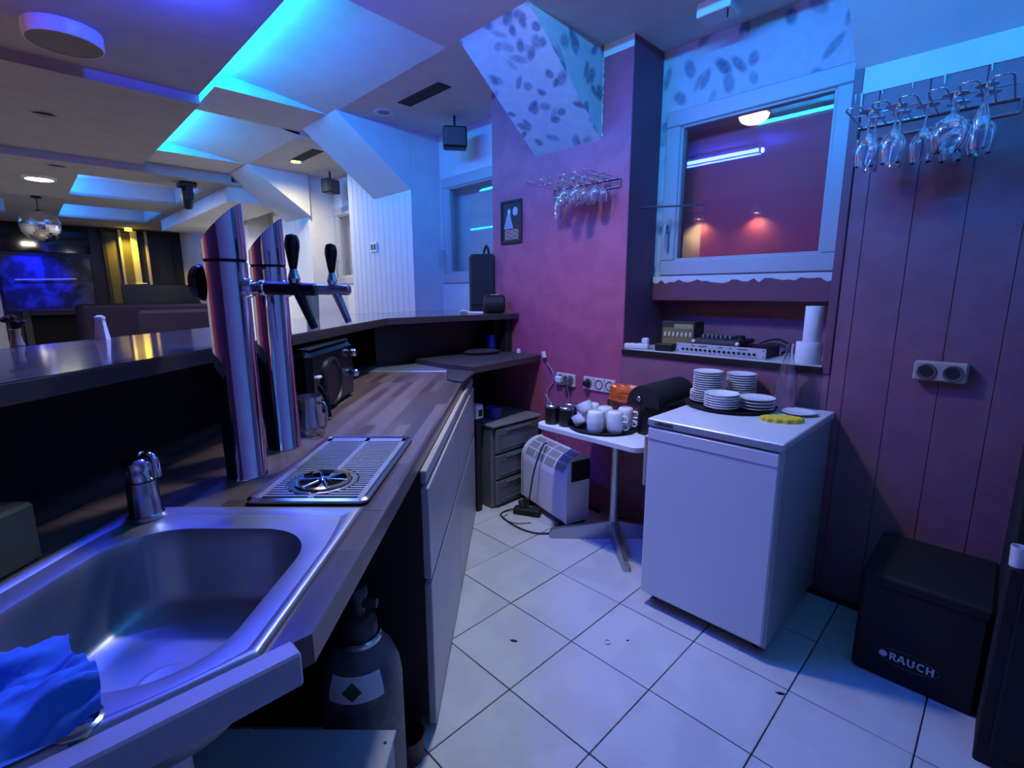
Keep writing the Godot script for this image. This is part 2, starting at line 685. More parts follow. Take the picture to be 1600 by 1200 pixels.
	for q in [[-5.75, -4.65], [-7.8, -6.75], [-11.0, -8.8]]:
		t = st()
		box(t, Vector3(q[0], 0, -0.5), Vector3(q[1], 2.95, -0.006))
		var pq := struct("wall_back", t, m.plaster)
		var n := int((q[1] - q[0]) / 0.13)
		for i in n:
			var a: float = q[0] + (q[1] - q[0]) * i / n
			var b: float = q[0] + (q[1] - q[0]) * (i + 1) / n
			t = st()
			box(t, Vector3(a + 0.001, 0, -0.006), Vector3(b - 0.001, 2.6, 0.0), 0.003)
			obj("board", t, m.white, pq)
	t = st()
	box(t, Vector3(-6.75, 0, -0.5), Vector3(-5.75, 2.95, -0.3))
	box(t, Vector3(-8.8, 0, -0.5), Vector3(-7.8, 2.95, -0.3))
	struct("wall_niche", t, m.plaster)
	# walls outside the picture close the room
	t = st()
	box(t, Vector3(2.2, 0, -0.5), Vector3(2.4, 3.0, 4.4))
	struct("wall_right", t, m.plaster)
	t = st()
	box(t, Vector3(-2.4, 0, 4.3), Vector3(2.3, 3.0, 4.5))
	struct("wall_front", t, mat(Color(0.45, 0.19, 0.235), 0.6))
	t = st()
	box(t, Vector3(-11.0, 0, 4.3), Vector3(-2.4, 3.0, 4.5))
	struct("wall_front", t, m.plaster)
	t = st()
	box(t, Vector3(-11.2, 0, -0.5), Vector3(-10.85, 3.0, 4.5))
	struct("wall_left", t, mat(Color(0.07, 0.068, 0.07), 0.5))

func paint_edge(parent: Node, a: Vector3, b: Vector3, w: float, sd: int) -> void:   # a strip of paint with a ragged edge, proud of the wall
	var r := RandomNumberGenerator.new()
	r.seed = sd
	var d := (b - a).normalized()
	var side := d.cross(Vector3(0, 0, 1)).normalized()
	if side.y > 0:
		side = -side
	if absf(d.y) > 0.5:
		side = Vector3(1, 0, 0)
	var t := st()
	var n := 36
	var pv := w
	for i in n:
		var w2 := w * r.randf_range(0.55, 1.25)
		var p := a.lerp(b, float(i) / n)
		var q := a.lerp(b, float(i + 1) / n)
		var o := Vector3(0, 0, 0.0015)
		poly(t, [p + o, q + o, q + side * w2 + o, p + side * pv + o], p - Vector3(0, 0, 1))
		poly(t, [p + side * pv, q + side * w2, q + side * w2 + o, p + side * pv + o], p)
		pv = w2
	obj("paint_edge", t, m.plaster, parent)

func window(called: String, x0: float, x1: float, y0: float, y1: float, z: float, board: Material, handle: bool) -> void:
	var root := struct_root(called)
	var f := 0.085
	var t := st()
	for b in [[x0, y0, x1, y0 + f], [x0, y1 - f, x1, y1], [x0, y0 + f, x0 + f, y1 - f], [x1 - f, y0 + f, x1, y1 - f]]:
		box(t, Vector3(b[0], b[1], z - 0.06), Vector3(b[2], b[3], z + 0.015), 0.006)
	# inner bead steps back to the pane
	var g := f - 0.012
	for b in [[x0 + g, y0 + g, x1 - g, y0 + f + 0.012], [x0 + g, y1 - f - 0.012, x1 - g, y1 - g], [x0 + g, y0 + f, x0 + f + 0.012, y1 - f], [x1 - f - 0.012, y0 + f, x1 - g, y1 - f]]:
		box(t, Vector3(b[0], b[1], z - 0.05), Vector3(b[2], b[3], z + 0.002), 0.004)
	obj("window_frame", t, m.frame, root)
	t = st()
	box(t, Vector3(x0 + f, y0 + f, z - 0.022), Vector3(x1 - f, y1 - f, z - 0.018))
	obj("pane", t, m.pane, root)
	t = st()
	box(t, Vector3(x0, y0, z - 0.16), Vector3(x1, y1, z - 0.14))
	obj("blind_board", t, board, root)
	if handle:
		t = st()
		var hx := x0 + 0.045
		var hy := y0 + 0.28
		box(t, Vector3(hx - 0.014, hy - 0.04, z + 0.015), Vector3(hx + 0.014, hy + 0.04, z + 0.024), 0.004)
		tube(t, curve([Vector3(hx, hy, z + 0.02), Vector3(hx, hy, z + 0.05), Vector3(hx, hy - 0.03, z + 0.058), Vector3(hx, hy - 0.12, z + 0.056)]), 0.009, 8)
		obj("handle", t, m.frame, root)

# ================================================================ ceiling
func haunch(x0: float, x1: float, reach: float, mt: Material, top := 2.66) -> MeshInstance3D:
	uvmode = 1
	var t := st()
	var c := Vector3((x0 + x1) / 2, 2.55, 0.1)
	var a := [Vector2(0.0, 2.19), Vector2(reach, top), Vector2(0.0, top)]
	var f := func(x: float, i: int) -> Vector3: return Vector3(x, a[i].y, a[i].x)
	uvmode = 2
	poly(t, [f.call(x0, 0), f.call(x0, 1), f.call(x0, 2)], c)
	poly(t, [f.call(x1, 0), f.call(x1, 1), f.call(x1, 2)], c)
	uvmode = 1
	for i in 3:
		var j := (i + 1) % 3
		poly(t, [f.call(x0, i), f.call(x0, j), f.call(x1, j), f.call(x1, i)], c)
	uvmode = 0
	return struct("ceiling_haunch", t, mt)

func ceiling() -> void:
	var t := st()
	box(t, Vector3(-11.2, 2.95, -0.5), Vector3(2.4, 3.1, 4.5))
	struct("ceiling", t, m.soffit)
	# lowered strip along the window wall
	t = st()
	box(t, Vector3(-3.3, 2.66, -0.45), Vector3(2.2, 2.95, 0.60))
	struct("ceiling_strip", t, m.plaster)
	t = st()
	box(t, Vector3(-5.2, 2.635, -0.45), Vector3(-3.3, 2.95, 0.60))
	struct("ceiling_strip", t, m.plaster)
	# lowered ceiling over the room in three steps, each lower than the last
	t = st()
	box(t, Vector3(-2.98, 2.66, 1.395), Vector3(2.2, 2.682, 4.3))
	struct("ceiling_soffit", t, m.soffit)
	t = st()
	box(t, Vector3(-5.2, 2.60, 1.395), Vector3(-2.98, 2.625, 4.3))
	box(t, Vector3(-3.0, 2.60, 1.395), Vector3(-2.98, 2.95, 4.3))
	struct("ceiling_soffit", t, m.soffit)
	t = st()
	box(t, Vector3(-5.22, 2.53, 0.6), Vector3(-5.2, 2.95, 4.3))
	struct("ceiling_soffit", t, m.soffit)
	# beams across, in line with the haunches
	for b in [[-3.30, -2.75, 2.66], [-5.2, -4.65, 2.64]]:
		t = st()
		box(t, Vector3(b[0], b[2], 0.60), Vector3(b[1], 2.95, 1.36))
		struct("ceiling_beam", t, m.plaster)
	# bulging panels between the beams, rising towards the lit edge
	for c in [[-0.69, 0.507, 2.66, 0.10], [-2.75, -1.30, 2.66, 0.10], [-4.65, -3.30, 2.635, 0.10], [1.25, 2.2, 2.66, 0.10], [-1.30, -0.69, 2.66, 0.045], [0.507, 1.25, 2.66, 0.045]]:
		t = st()
		var n := 12
		t.set_smooth_group(1)
		for i in n:
			var a := float(i) / n
			var b := float(i + 1) / n
			var ya: float = c[2] + c[3] * (sin(a * PI / 2) if c[3] > 0.05 else a)
			var yb: float = c[2] + c[3] * (sin(b * PI / 2) if c[3] > 0.05 else b)
			poly(t, [Vector3(c[0], ya, 0.6 + 1.0 * a), Vector3(c[1], ya, 0.6 + 1.0 * a), Vector3(c[1], yb, 0.6 + 1.0 * b), Vector3(c[0], yb, 0.6 + 1.0 * b)], Vector3((c[0] + c[1]) / 2, 5, 1.0))
		t.set_smooth_group(-1)
		box(t, Vector3(c[0], c[2] + 0.105, 0.6), Vector3(c[1], 2.95, 1.6))
		struct("ceiling_panel", t, m.plaster)
	# back wall of the light trough
	t = st()
	box(t, Vector3(-2.98, 2.682, 1.60), Vector3(2.2, 2.95, 1.62))
	struct("ceiling_trough", t, m.plaster)
	t = st()
	box(t, Vector3(-5.2, 2.625, 1.60), Vector3(-3.0, 2.95, 1.62))
	struct("ceiling_trough", t, m.plaster)
	# haunches on the piers
	var h := haunch(-1.19, -0.687, 0.60, m.dabs)
	h.set_meta("label", "sloping haunch with dabbed blue and white paint")
	haunch(0.507, 1.25, 0.60, m.plaster)
	haunch(-3.20, -2.60, 0.62, m.plaster)
	haunch(-5.3, -4.60, 0.62, m.plaster, 2.635)
	# long boxed beam beyond the third haunch
	t = st()
	box(t, Vector3(-9.0, 2.36, 0.0), Vector3(-5.3, 2.56, 0.62), 0.004)
	struct("ceiling_beam", t, m.plaster)
	# hall ceiling with square light wells
	t = st()
	var wells := [[-7.15, -5.75, 0.75, 1.86], [-9.5, -8.05, 0.75, 1.84], [-7.35, -5.9, 2.42, 3.6], [-9.6, -8.1, 2.42, 3.6]]
	var xs := [-10.85, -9.55, -8.05, -7.15, -5.75, -5.22]
	var zs := [-0.5, 0.75, 1.85, 2.42, 3.6, 4.3]
	for i in 5:
		for j in 5:
			if (i == 1 or i == 3) and (j == 1 or j == 3):
				continue
			box(t, Vector3(xs[i], 2.53, zs[j]), Vector3(xs[i + 1], 2.56, zs[j + 1]))
	struct("ceiling_soffit", t, m.soffit)
	for i in [1, 3]:
		for j in [1, 3]:
			var q := thing("led_strip", "blue strip in the ceiling well %s windows, %s end wall" % ["near the" if j == 1 else "away from the", "near the" if i == 1 else "away from the"], "light strip", Vector3.ZERO, 0.0, "light strips in the hall ceiling")
			t = st()
			box(t, Vector3(xs[i] + 0.03, 2.57, zs[j + 1] + 0.03), Vector3(xs[i + 1] - 0.03, 2.575, zs[j + 1] + 0.042))
			obj("tape", t, m.led, q)
			t = st()
			box(t, Vector3(xs[i] - 0.02, 2.56, zs[j] - 0.02), Vector3(xs[i], 2.72, zs[j + 1] + 0.12))
			box(t, Vector3(xs[i + 1], 2.56, zs[j] - 0.02), Vector3(xs[i + 1] + 0.02, 2.72, zs[j + 1] + 0.12))
			box(t, Vector3(xs[i], 2.56, zs[j] - 0.02), Vector3(xs[i + 1], 2.72, zs[j]))
			box(t, Vector3(xs[i], 2.56, zs[j + 1] + 0.10), Vector3(xs[i + 1], 2.72, zs[j + 1] + 0.12))
			box(t, Vector3(xs[i] - 0.02, 2.72, zs[j] - 0.02), Vector3(xs[i + 1] + 0.02, 2.74, zs[j + 1] + 0.12))
			struct("ceiling_well", t, m.plaster)
			area_light("well_light", Vector3((xs[i] + xs[i + 1]) / 2, 2.60, zs[j + 1] + 0.02), Vector3(0, 0.35, -1), Vector2(1.3, 0.02), Color(0.02, 0.50, 1.0), 0.7)

func led_tape(x0: float, x1: float, y: float, label: String) -> void:
	var o := thing("led_strip", label, "light strip", Vector3.ZERO, 0.0, "light strips along the ceiling edge")
	var t := st()
	box(t, Vector3(x0, y - 0.006, 1.428), Vector3(x1, y + 0.004, 1.436))
	obj("tape", t, m.led, o)

func ceiling_things() -> void:
	led_tape(-0.62, 1.9, 2.70, "blue light strip on the ceiling edge above the fridge")
	led_tape(-2.72, -1.36, 2.70, "blue light strip on the ceiling edge of the long panel over the taps")
	led_tape(-3.28, -2.78, 2.70, "short blue light strip on the ceiling edge behind the cross beam")
	led_tape(-4.62, -3.42, 2.665, "blue light strip on the ceiling edge of the panel past the cross beam")
	# round lamp over the aisle (above the picture; it lights the bar and shows in the window)
	var l := thing("ceiling_lamp", "bright round ceiling lamp over the aisle, mirrored in the window pane", "lamp", Vector3(-0.52, 2.665, 1.06))
	var t := st()
	lathe(t, [Vector2(0.12, 0.04), Vector2(0.12, 0.0), Vector2(0.112, -0.006), Vector2(0.10, -0.006)], 32)
	obj("ring", t, m.plastic_white, l)
	t = st()
	lathe(t, [Vector2(0.105, -0.006), Vector2(0.10, -0.025), Vector2(0.085, -0.045), Vector2(0.05, -0.062), Vector2(0.0, -0.068)], 32)
	obj("diffuser", t, m.lamp, l)
	spot(Vector3(-0.52, 2.588, 1.06), Vector3(0, -1, 0), Color(0.90, 0.92, 1.0), 1.95, 71.0, 0.07)
	# blue light bar under the lowered ceiling over the counter (above the picture; its two rows of dots show in the pane)
	l = thing("light_bar", "blue light bar with rows of dots under the ceiling, mirrored in the pane", "light bar", Vector3(-1.09, 2.61, 1.84))
	t = st()
	box(t, Vector3(-0.36, -0.03, -0.03), Vector3(0.36, 0.012, 0.03), 0.004)
	obj("housing", t, m.plastic_white, l)
	for sx in [-0.3, 0.3]:
		t = st()
		box(t, Vector3(sx - 0.01, 0.012, -0.01), Vector3(sx + 0.01, 0.05, 0.01), 0.002)
		obj("hanger", t, m.steel, l)
	for q in [Vector3(0, -0.031, -0.02), Vector3(0, -0.031, 0.02), Vector3(0, -0.008, -0.031), Vector3(0, -0.008, 0.031)]:
		for i in 24:
			t = st()
			blob(t, q + Vector3(-0.345 + i * 0.03, 0, 0), Vector3(0.006, 0.004, 0.006), 8)
			obj("diode", t, glow_bar, l)
	var bc := Color(0.16, 0.24, 1.0)
	area_light("light_bar_face", Vector3(-1.09, 2.57, 1.84), Vector3(0, -1, 0), Vector2(0.70, 0.05), bc, 1.8)
	area_light("light_bar_side", Vector3(-1.09, 2.595, 1.802), Vector3(0, 0.06, -1), Vector2(0.70, 0.03), bc, 1.3)
	area_light("light_bar_side", Vector3(-1.09, 2.595, 1.878), Vector3(0, 0.06, 1), Vector2(0.70, 0.03), bc, 1.6)
	area_light("light_bar_end", Vector3(-1.46, 2.595, 1.84), Vector3(-1, 0.0, 0.05), Vector2(0.05, 0.03), bc, 1.3)
	area_light("light_bar_end", Vector3(-0.72, 2.595, 1.84), Vector3(1, 0.0, 0.05), Vector2(0.05, 0.03), bc, 1.3)
	for q in [[-2.4, "left warm wall lamp on the opposite wall, mirrored in the pane"], [-1.6, "right warm wall lamp on the opposite wall, mirrored in the pane"]]:
		l = thing("wall_lamp", q[1], "lamp", Vector3(q[0], 2.45, 4.3), 0.0, "warm lamps on the opposite wall")
		t = st()
		box(t, Vector3(-0.04, -0.06, -0.02), Vector3(0.04, 0.06, 0.0), 0.004)
		obj("plate", t, m.steel, l)
		t = st()
		lathe(t, [Vector2(0.03, 0.05), Vector2(0.07, -0.05)], 20, Transform3D(Basis(), Vector3(0, 0, -0.09)))
		obj("shade", t, m.plastic_white, l)
		t = st()
		blob(t, Vector3(0, -0.02, -0.09), Vector3(0.03, 0.035, 0.03), 14)
		obj("bulb", t, glow(Color(1.0, 0.8, 0.5), 8.0), l)
		spot(Vector3(q[0], 2.38, 4.21), Vector3(0, -1, 0.15), Color(1.0, 0.80, 0.55), 3.0, 70.0)
	# unlit drum lamp on the lowered ceiling
	l = thing("drum_lamp", "unlit white drum lamp on the near ceiling", "lamp", Vector3(-2.50, 2.66, 2.10))
	t = st()
	lathe(t, [Vector2(0.16, 0.0), Vector2(0.16, -0.062), Vector2(0.155, -0.068), Vector2(0.15, -0.068)], 36)
	obj("drum", t, m.plastic_white, l)
	t = st()
	lathe(t, [Vector2(0.15, -0.066), Vector2(0.0, -0.062)], 36)
	obj("diffuser", t, mat(Color(0.45, 0.45, 0.45), 0.6), l)
	# air vents in the strip
	var vt := thing("air_vent", "dark slotted air vent in the ceiling by the dabbed haunch", "vent", Vector3(-1.93, 2.66, 0.315), 0.0, "ceiling vents")
	t = st()
	box(t, Vector3(-0.24, -0.004, -0.055), Vector3(0.24, 0.0, 0.055), 0.002)
	obj("plate", t, mat(Color(0.16, 0.16, 0.17), 0.6), vt)
	for i in 6:
		t = st()
		box(t, Vector3(-0.23, -0.008, -0.047 + i * 0.017), Vector3(0.23, -0.004, -0.039 + i * 0.017))
		obj("slat", t, mat(Color(0.22, 0.22, 0.23), 0.6), vt)
	dup(vt, Transform3D(Basis(), Vector3(-3.85, 2.635, 0.31)), "dark slotted air vent in the ceiling beside the yellow spotlight")
	# downlights in the strip
	var d := thing("downlight", "unlit round downlight between vent and blue lit haunch", "downlight", Vector3(-2.40, 2.66, 0.34))
	t = st()
	lathe(t, [Vector2(0.075, 0.0), Vector2(0.07, -0.008), Vector2(0.045, -0.004), Vector2(0.045, 0.0)], 28)
	obj("ring", t, m.plastic_white, d)
	t = st()
	lathe(t, [Vector2(0.045, -0.002), Vector2(0.0, -0.002)], 28)
	obj("lens", t, mat(Color(0.5, 0.5, 0.52), 0.3), d)
	d = thing("downlight", "yellow glowing downlight in the ceiling past the blue haunch", "downlight", Vector3(-4.16, 2.635, 0.30))
	t = st()
	lathe(t, [Vector2(0.07, 0.0), Vector2(0.065, -0.008), Vector2(0.045, -0.004)], 24)
	obj("ring", t, m.chrome, d)
	t = st()
	lathe(t, [Vector2(0.045, -0.004), Vector2(0.0, -0.006)], 24)
	obj("lens", t, glow(Color(1.0, 0.88, 0.25), 5.0), d)
	spot(Vector3(-4.16, 2.615, 0.30), Vector3(0, -1, 0), Color(1.0, 0.92, 0.66), 1.2, 80.0)
	# black monitor speakers hung from the ceiling strip
	var s := thing("ceiling_speaker", "black ceiling speaker with pale grille above second window", "speaker", Vector3(-2.10, 2.50, -0.08), 0.95, "ceiling speakers")
	t = st()
	box(t, Vector3(-0.09, -0.075, -0.06), Vector3(0.09, 0.075, 0.06), 0.012)
	obj("cabinet", t, m.black, s)
	t = st()
	box(t, Vector3(-0.078, -0.063, 0.06), Vector3(0.078, 0.063, 0.066), 0.003)
	obj("grille", t, mat(Color(0.26, 0.26, 0.27), 0.6), s)
	t = st()
	box(t, Vector3(-0.008, 0.075, -0.01), Vector3(0.008, 0.16, 0.01), 0.002)
	obj("bracket", t, m.black, s)
	dup(s, Transform3D(Basis(Vector3.UP, 1.9).scaled(Vector3.ONE * 0.95), Vector3(-4.28, 2.47, -0.10)), "black ceiling speaker above the third window")
	# small white box under the recess ceiling
	t = st()
	box(t, Vector3(-0.16, 2.60, -0.10), Vector3(0.0, 2.66, 0.02), 0.004)
	var bx := obj("junction_box", t, m.plastic_white)
	tag(bx, "white box fixed under the ceiling above the window", "box")
	t = st()
	cyl(t, Vector3(-0.02, 2.60, 0.0), Vector3(-0.02, 2.565, 0.0), 0.004, 0.004, 8)
	obj("screw", t, m.black, bx)
	# twin spot recess and small dark downlights of the near ceiling
	for q in [[Vector3(-3.95, 2.60, 2.14), "small twin spotlight recessed in the second ceiling step"], [Vector3(-5.45, 2.53, 2.02), "small dark recessed spotlight beside the round hall lamp"]]:
		var tw := thing("recessed_spotlight", q[1], "spotlight", q[0])
		t = st()
		lathe(t, [Vector2(0.08, 0.0), Vector2(0.075, -0.006), Vector2(0.06, -0.003)], 20)
		obj("ring", t, m.soffit, tw)
		t = st()
		lathe(t, [Vector2(0.06, -0.003), Vector2(0.0, -0.003)], 20)
		obj("lens", t, m.dark_hole, tw)
		t = st()
		box(t, Vector3(-0.006, -0.012, -0.055), Vector3(0.006, -0.004, 0.055), 0.002)
		obj("bar", t, m.plastic_white, tw)

# ================================================================ hall behind the counter
func hall() -> void:
	# round lamp
	var l := thing("hall_lamp", "lit round white lamp on the hall ceiling", "lamp", Vector3(-6.2, 2.53, 2.13))
	var t := st()
	lathe(t, [Vector2(0.14, 0.0), Vector2(0.135, -0.02), Vector2(0.11, -0.024)], 28)
	obj("ring", t, m.plastic_white, l)
	t = st()
	lathe(t, [Vector2(0.11, -0.024), Vector2(0.0, -0.03)], 28)
	obj("diffuser", t, m.lamp, l)
	area_light("hall_lamp_face", Vector3(-6.2, 2.495, 2.13), Vector3(0, -1, 0), Vector2(0.2, 0.2), Color(1.0, 0.97, 0.90), 5.5)
	# spotlight on the boxed beam
	l = thing("beam_spotlight", "small bright spotlight under the boxed beam behind the taps", "spotlight", Vector3(-6.2, 2.36, 0.3))
	t = st()
	lathe(t, [Vector2(0.06, 0.0), Vector2(0.055, -0.01), Vector2(0.04, -0.01)], 20)
	obj("ring", t, m.chrome, l)
	t = st()
	lathe(t, [Vector2(0.04, -0.01), Vector2(0.0, -0.014)], 20)
	obj("lens", t, m.lamp, l)
	spot(Vector3(-6.2, 2.33, 0.3), Vector3(0, -1, 0), Color(1.0, 0.97, 0.9), 1.3, 80.0)
	spot(Vector3(-7.9, 2.33, 0.4), Vector3(0, -1, -0.2), Color(1.0, 0.97, 0.9), 1.3, 80.0)
	# moving head hung from the ceiling
	l = thing("moving_head", "black moving stage light hanging from the hall ceiling", "stage light", Vector3(-5.45, 2.53, 0.98))
	t = st()
	box(t, Vector3(-0.10, -0.05, -0.08), Vector3(0.10, 0.0, 0.08), 0.012)
	obj("base", t, m.black, l)
	for sx in [-1, 1]:
		t = st()
		box(t, Vector3(sx * 0.085 - 0.012, -0.19, -0.035), Vector3(sx * 0.085 + 0.012, -0.04, 0.035), 0.01)
		obj("yoke_arm", t, m.black, l)
	t = st()
	cyl(t, Vector3(0, -0.09, 0), Vector3(0.02, -0.27, 0.02), 0.065, 0.05, 20, 0.012)
	obj("head", t, m.black, l)
	# mirror ball
	l = thing("mirror_ball", "silver mirror ball hanging over the hall floor", "mirror ball", Vector3(-7.6, 2.18, 2.13))
	t = st()
	var n := 36
	for i in 20:
		var a0 := -PI / 2 + PI * i / 20
		var a1 := -PI / 2 + PI * (i + 1) / 20
		for k in n:
			var b0 := TAU * k / n
			var b1 := TAU * (k + 1) / n
			var f := func(a: float, b: float) -> Vector3: return Vector3(cos(a) * cos(b), sin(a), cos(a) * sin(b)) * 0.2
			if i == 0 or i == 19:
				var e := a0 if i == 19 else a1
				var pole := Vector3(0, -0.2 if i == 0 else 0.2, 0)
				poly(t, [f.call(e, b0), f.call(e, b1), pole], Vector3.ZERO)
			else:
				poly(t, [f.call(a0, b0), f.call(a0, b1), f.call(a1, b1), f.call(a1, b0)], Vector3.ZERO)
	obj("ball", t, m.chrome, l)
	t = st()
	cyl(t, Vector3(0, 0.19, 0), Vector3(0, 0.36, 0), 0.006, 0.006, 8)
	lathe(t, [Vector2(0.0, 0.32), Vector2(0.05, 0.33), Vector2(0.05, 0.35), Vector2(0.0, 0.35)], 16)
	obj("motor", t, m.black, l)
	# end wall: dark glass band, blue mural with a neon rod, dark posts and a door under a yellow lamp
	t = st()
	box(t, Vector3(-10.85, 2.05, 1.42), Vector3(-10.80, 2.50, 3.6), 0.004)
	tag(obj("dark_mirror", t, mat(Color(0.05, 0.05, 0.045), 0.06)), "dark glass band high on the hall end wall", "mirror")
	t = st()
	box(t, Vector3(-10.849, 1.05, 1.45), Vector3(-10.815, 1.98, 2.62), 0.004)
	var mu := mat(Color(1, 1, 1), 0.6)
	mu = tri_mat(noise_tex(40, 0.012, Color(0.05, 0.06, 0.16), Color(0.22, 0.25, 0.46), 256, 5, 0.35, 0.75), 0.7, 0.6)
	var mural := obj("mural", t, mu)
	tag(mural, "blue painted mural on the hall end wall", "mural")
	spot(Vector3(-10.0, 2.3, 2.2), Vector3(-0.7, -0.62, 0.0), Color(0.08, 0.15, 1.0), 4.0, 28.0)
	var rod := thing("rail", "thin pale rod across the blue mural", "rod", Vector3(-10.76, 1.60, 2.0))
	t = st()
	cyl(t, Vector3(0, -0.02, 0.45), Vector3(0, 0.0, -0.33), 0.012, 0.012, 10)
	obj("bar", t, m.plastic_white, rod)
	t = st()
	cyl(t, Vector3(-0.06, -0.02, 0.40), Vector3(0, -0.02, 0.40), 0.02, 0.02, 10)
	obj("bracket", t, m.steel, rod)
	t = st()
	cyl(t, Vector3(-0.06, 0.0, -0.28), Vector3(0, 0.0, -0.28), 0.02, 0.02, 10)
	obj("bracket", t, m.steel, rod)
	# door group
	var dr := struct_root("door_1")
	for q in [[1.25, 1.19, m.carcass], [1.0, 0.96, m.beige], [0.82, 0.72, mat(Color(0.78, 0.74, 0.55), 0.5)], [0.60, 0.56, m.beige]]:
		t = st()
		box(t, Vector3(-10.83, 0, q[1]), Vector3(-10.72, 2.50, q[0]), 0.006)
		obj("post", t, q[2], dr)
	t = st()
	box(t, Vector3(-10.84, 0, 0.60), Vector3(-10.79, 2.44, 0.72), 0.004)
	box(t, Vector3(-10.84, 0, 0.18), Vector3(-10.80, 2.44, 0.56), 0.004)
	obj("leaf", t, mat(Color(0.06, 0.055, 0.05), 0.4), dr)
	t = st()
	box(t, Vector3(-10.84, 0, 0.82), Vector3(-10.80, 2.46, 0.96), 0.004)
	box(t, Vector3(-10.84, 0, 1.0), Vector3(-10.80, 2.46, 1.19), 0.004)
	obj("curtain_panel", t, mat(Color(0.30, 0.28, 0.19), 0.6), dr)
	t = st()
	cyl(t, Vector3(-10.68, 1.53, 0.84), Vector3(-10.68, 1.53, 0.66), 0.012, 0.012, 10)
	cyl(t, Vector3(-10.72, 1.53, 0.75), Vector3(-10.68, 1.53, 0.75), 0.01, 0.01, 8)
	obj("handle", t, m.plastic_white, dr)
	l = thing("door_lamp", "yellow glowing lamp above the hall door", "lamp", Vector3(-10.6, 2.50, 0.85))
	t = st()
	lathe(t, [Vector2(0.05, 0.03), Vector2(0.06, -0.02), Vector2(0.0, -0.03)], 16)
	obj("shade", t, glow(Color(1.0, 0.85, 0.25), 2.5), l)
	spot(Vector3(-10.55, 2.45, 0.9), Vector3(-0.15, -1, 0), Color(1.0, 0.85, 0.28), 1.3, 60.0)
	# benches and raised partition in front of the end wall
	t = st()
	prism(t, [Vector2(-9.95, -0.25), Vector2(-9.85, -0.25), Vector2(-9.85, 1.15), Vector2(-9.95, 1.15)], 0.0, 1.50, 0.008)
	tag(obj("partition", t, mat(Color(0.09, 0.085, 0.11), 0.3)), "dark glossy partition behind the padded benches", "partition")
	var bench := thing("bench", "dark padded bench nearest the hall end wall", "bench", Vector3(-9.3, 0, 0.93), 0.0, "padded benches in the hall")
	var pad := mat(Color(0.12, 0.10, 0.18), 0.8)
	pad.metallic_specular = 0.2
	t = st()
	box(t, Vector3(-0.25, 0.0, -0.9), Vector3(0.35, 0.42, 0.9), 0.03)
	obj("seat", t, pad, bench)
	t = st()
	box(t, Vector3(-0.33, 0.3, -0.9), Vector3(-0.18, 1.18, 0.9), 0.04)
	obj("backrest", t, pad, bench)
	dup(bench, Transform3D(Basis(), Vector3(-8.2, 0.0, 0.93)), "dark padded bench in the middle of the hall row")
	dup(bench, Transform3D(Basis().scaled(Vector3(1, 0.95, 0.7)), Vector3(-7.0, 0.0, 0.70)), "dark padded bench nearest the beer taps")
	# black screen box with a grey surround
	l = thing("fireplace", "black square fireplace opening with grey surround", "fireplace", Vector3(-10.6, 0, 2.02))
	t = st()
	for q in [[-0.42, -0.32, 0.0, 1.08], [0.32, 0.42, 0.0, 1.08], [-0.32, 0.32, 0.98, 1.08]]:
		box(t, Vector3(-0.2, q[2], q[0]), Vector3(0.06, q[3], q[1]), 0.008)
	obj("surround", t, mat(Color(0.20, 0.20, 0.21), 0.6), l)
	t = st()
	box(t, Vector3(-0.2, 0.0, -0.32), Vector3(-0.02, 0.98, 0.32))
	obj("opening", t, m.dark_hole, l)
	# pale wall end, left of the mural
	t = st()
	box(t, Vector3(-10.85, 0, 2.66), Vector3(-10.7, 2.5, 4.3))
	struct("wall_left", t, m.plaster)
	# louvred chair back and figurine by the bar
	l = thing("bar_stool", "dark bar stool with slatted back at the picture's left edge", "stool", Vector3(-1.42, 0, 2.86))
	t = st()
	for q in 5:
		box(t, Vector3(-0.17, 1.02 + q * 0.05, -0.01), Vector3(0.17, 1.045 + q * 0.05, 0.01), 0.004)
	for sx in [-1, 1]:
		box(t, Vector3(sx * 0.17 - 0.012, 0.74, -0.014), Vector3(sx * 0.17 + 0.012, 1.30, 0.014), 0.004)
	obj("backrest", t, m.black, l)
	t = st()
	cyl(t, Vector3(0, 0.70, 0.18), Vector3(0, 0.75, 0.18), 0.19, 0.19, 24, 0.02)
	obj("seat", t, pad, l)
	for sx in [-1, 1]:
		for sz in [0.02, 0.34]:
			t = st()
			cyl(t, Vector3(sx * 0.2, 0, sz), Vector3(sx * 0.15, 0.71, sz), 0.014, 0.014, 10)
			obj("leg", t, m.steel, l)

# ================================================================ counter
func clip_end(pl: Array, lim := 0.455) -> Array:      # cut a plan polygon at x <= lim
	var r := Geometry2D.intersect_polygons(PackedVector2Array(pl), PackedVector2Array([Vector2(-9, -9), Vector2(lim, -9), Vector2(lim, 9), Vector2(-9, 9)]))
	return Array(r[0]) if r.size() else []

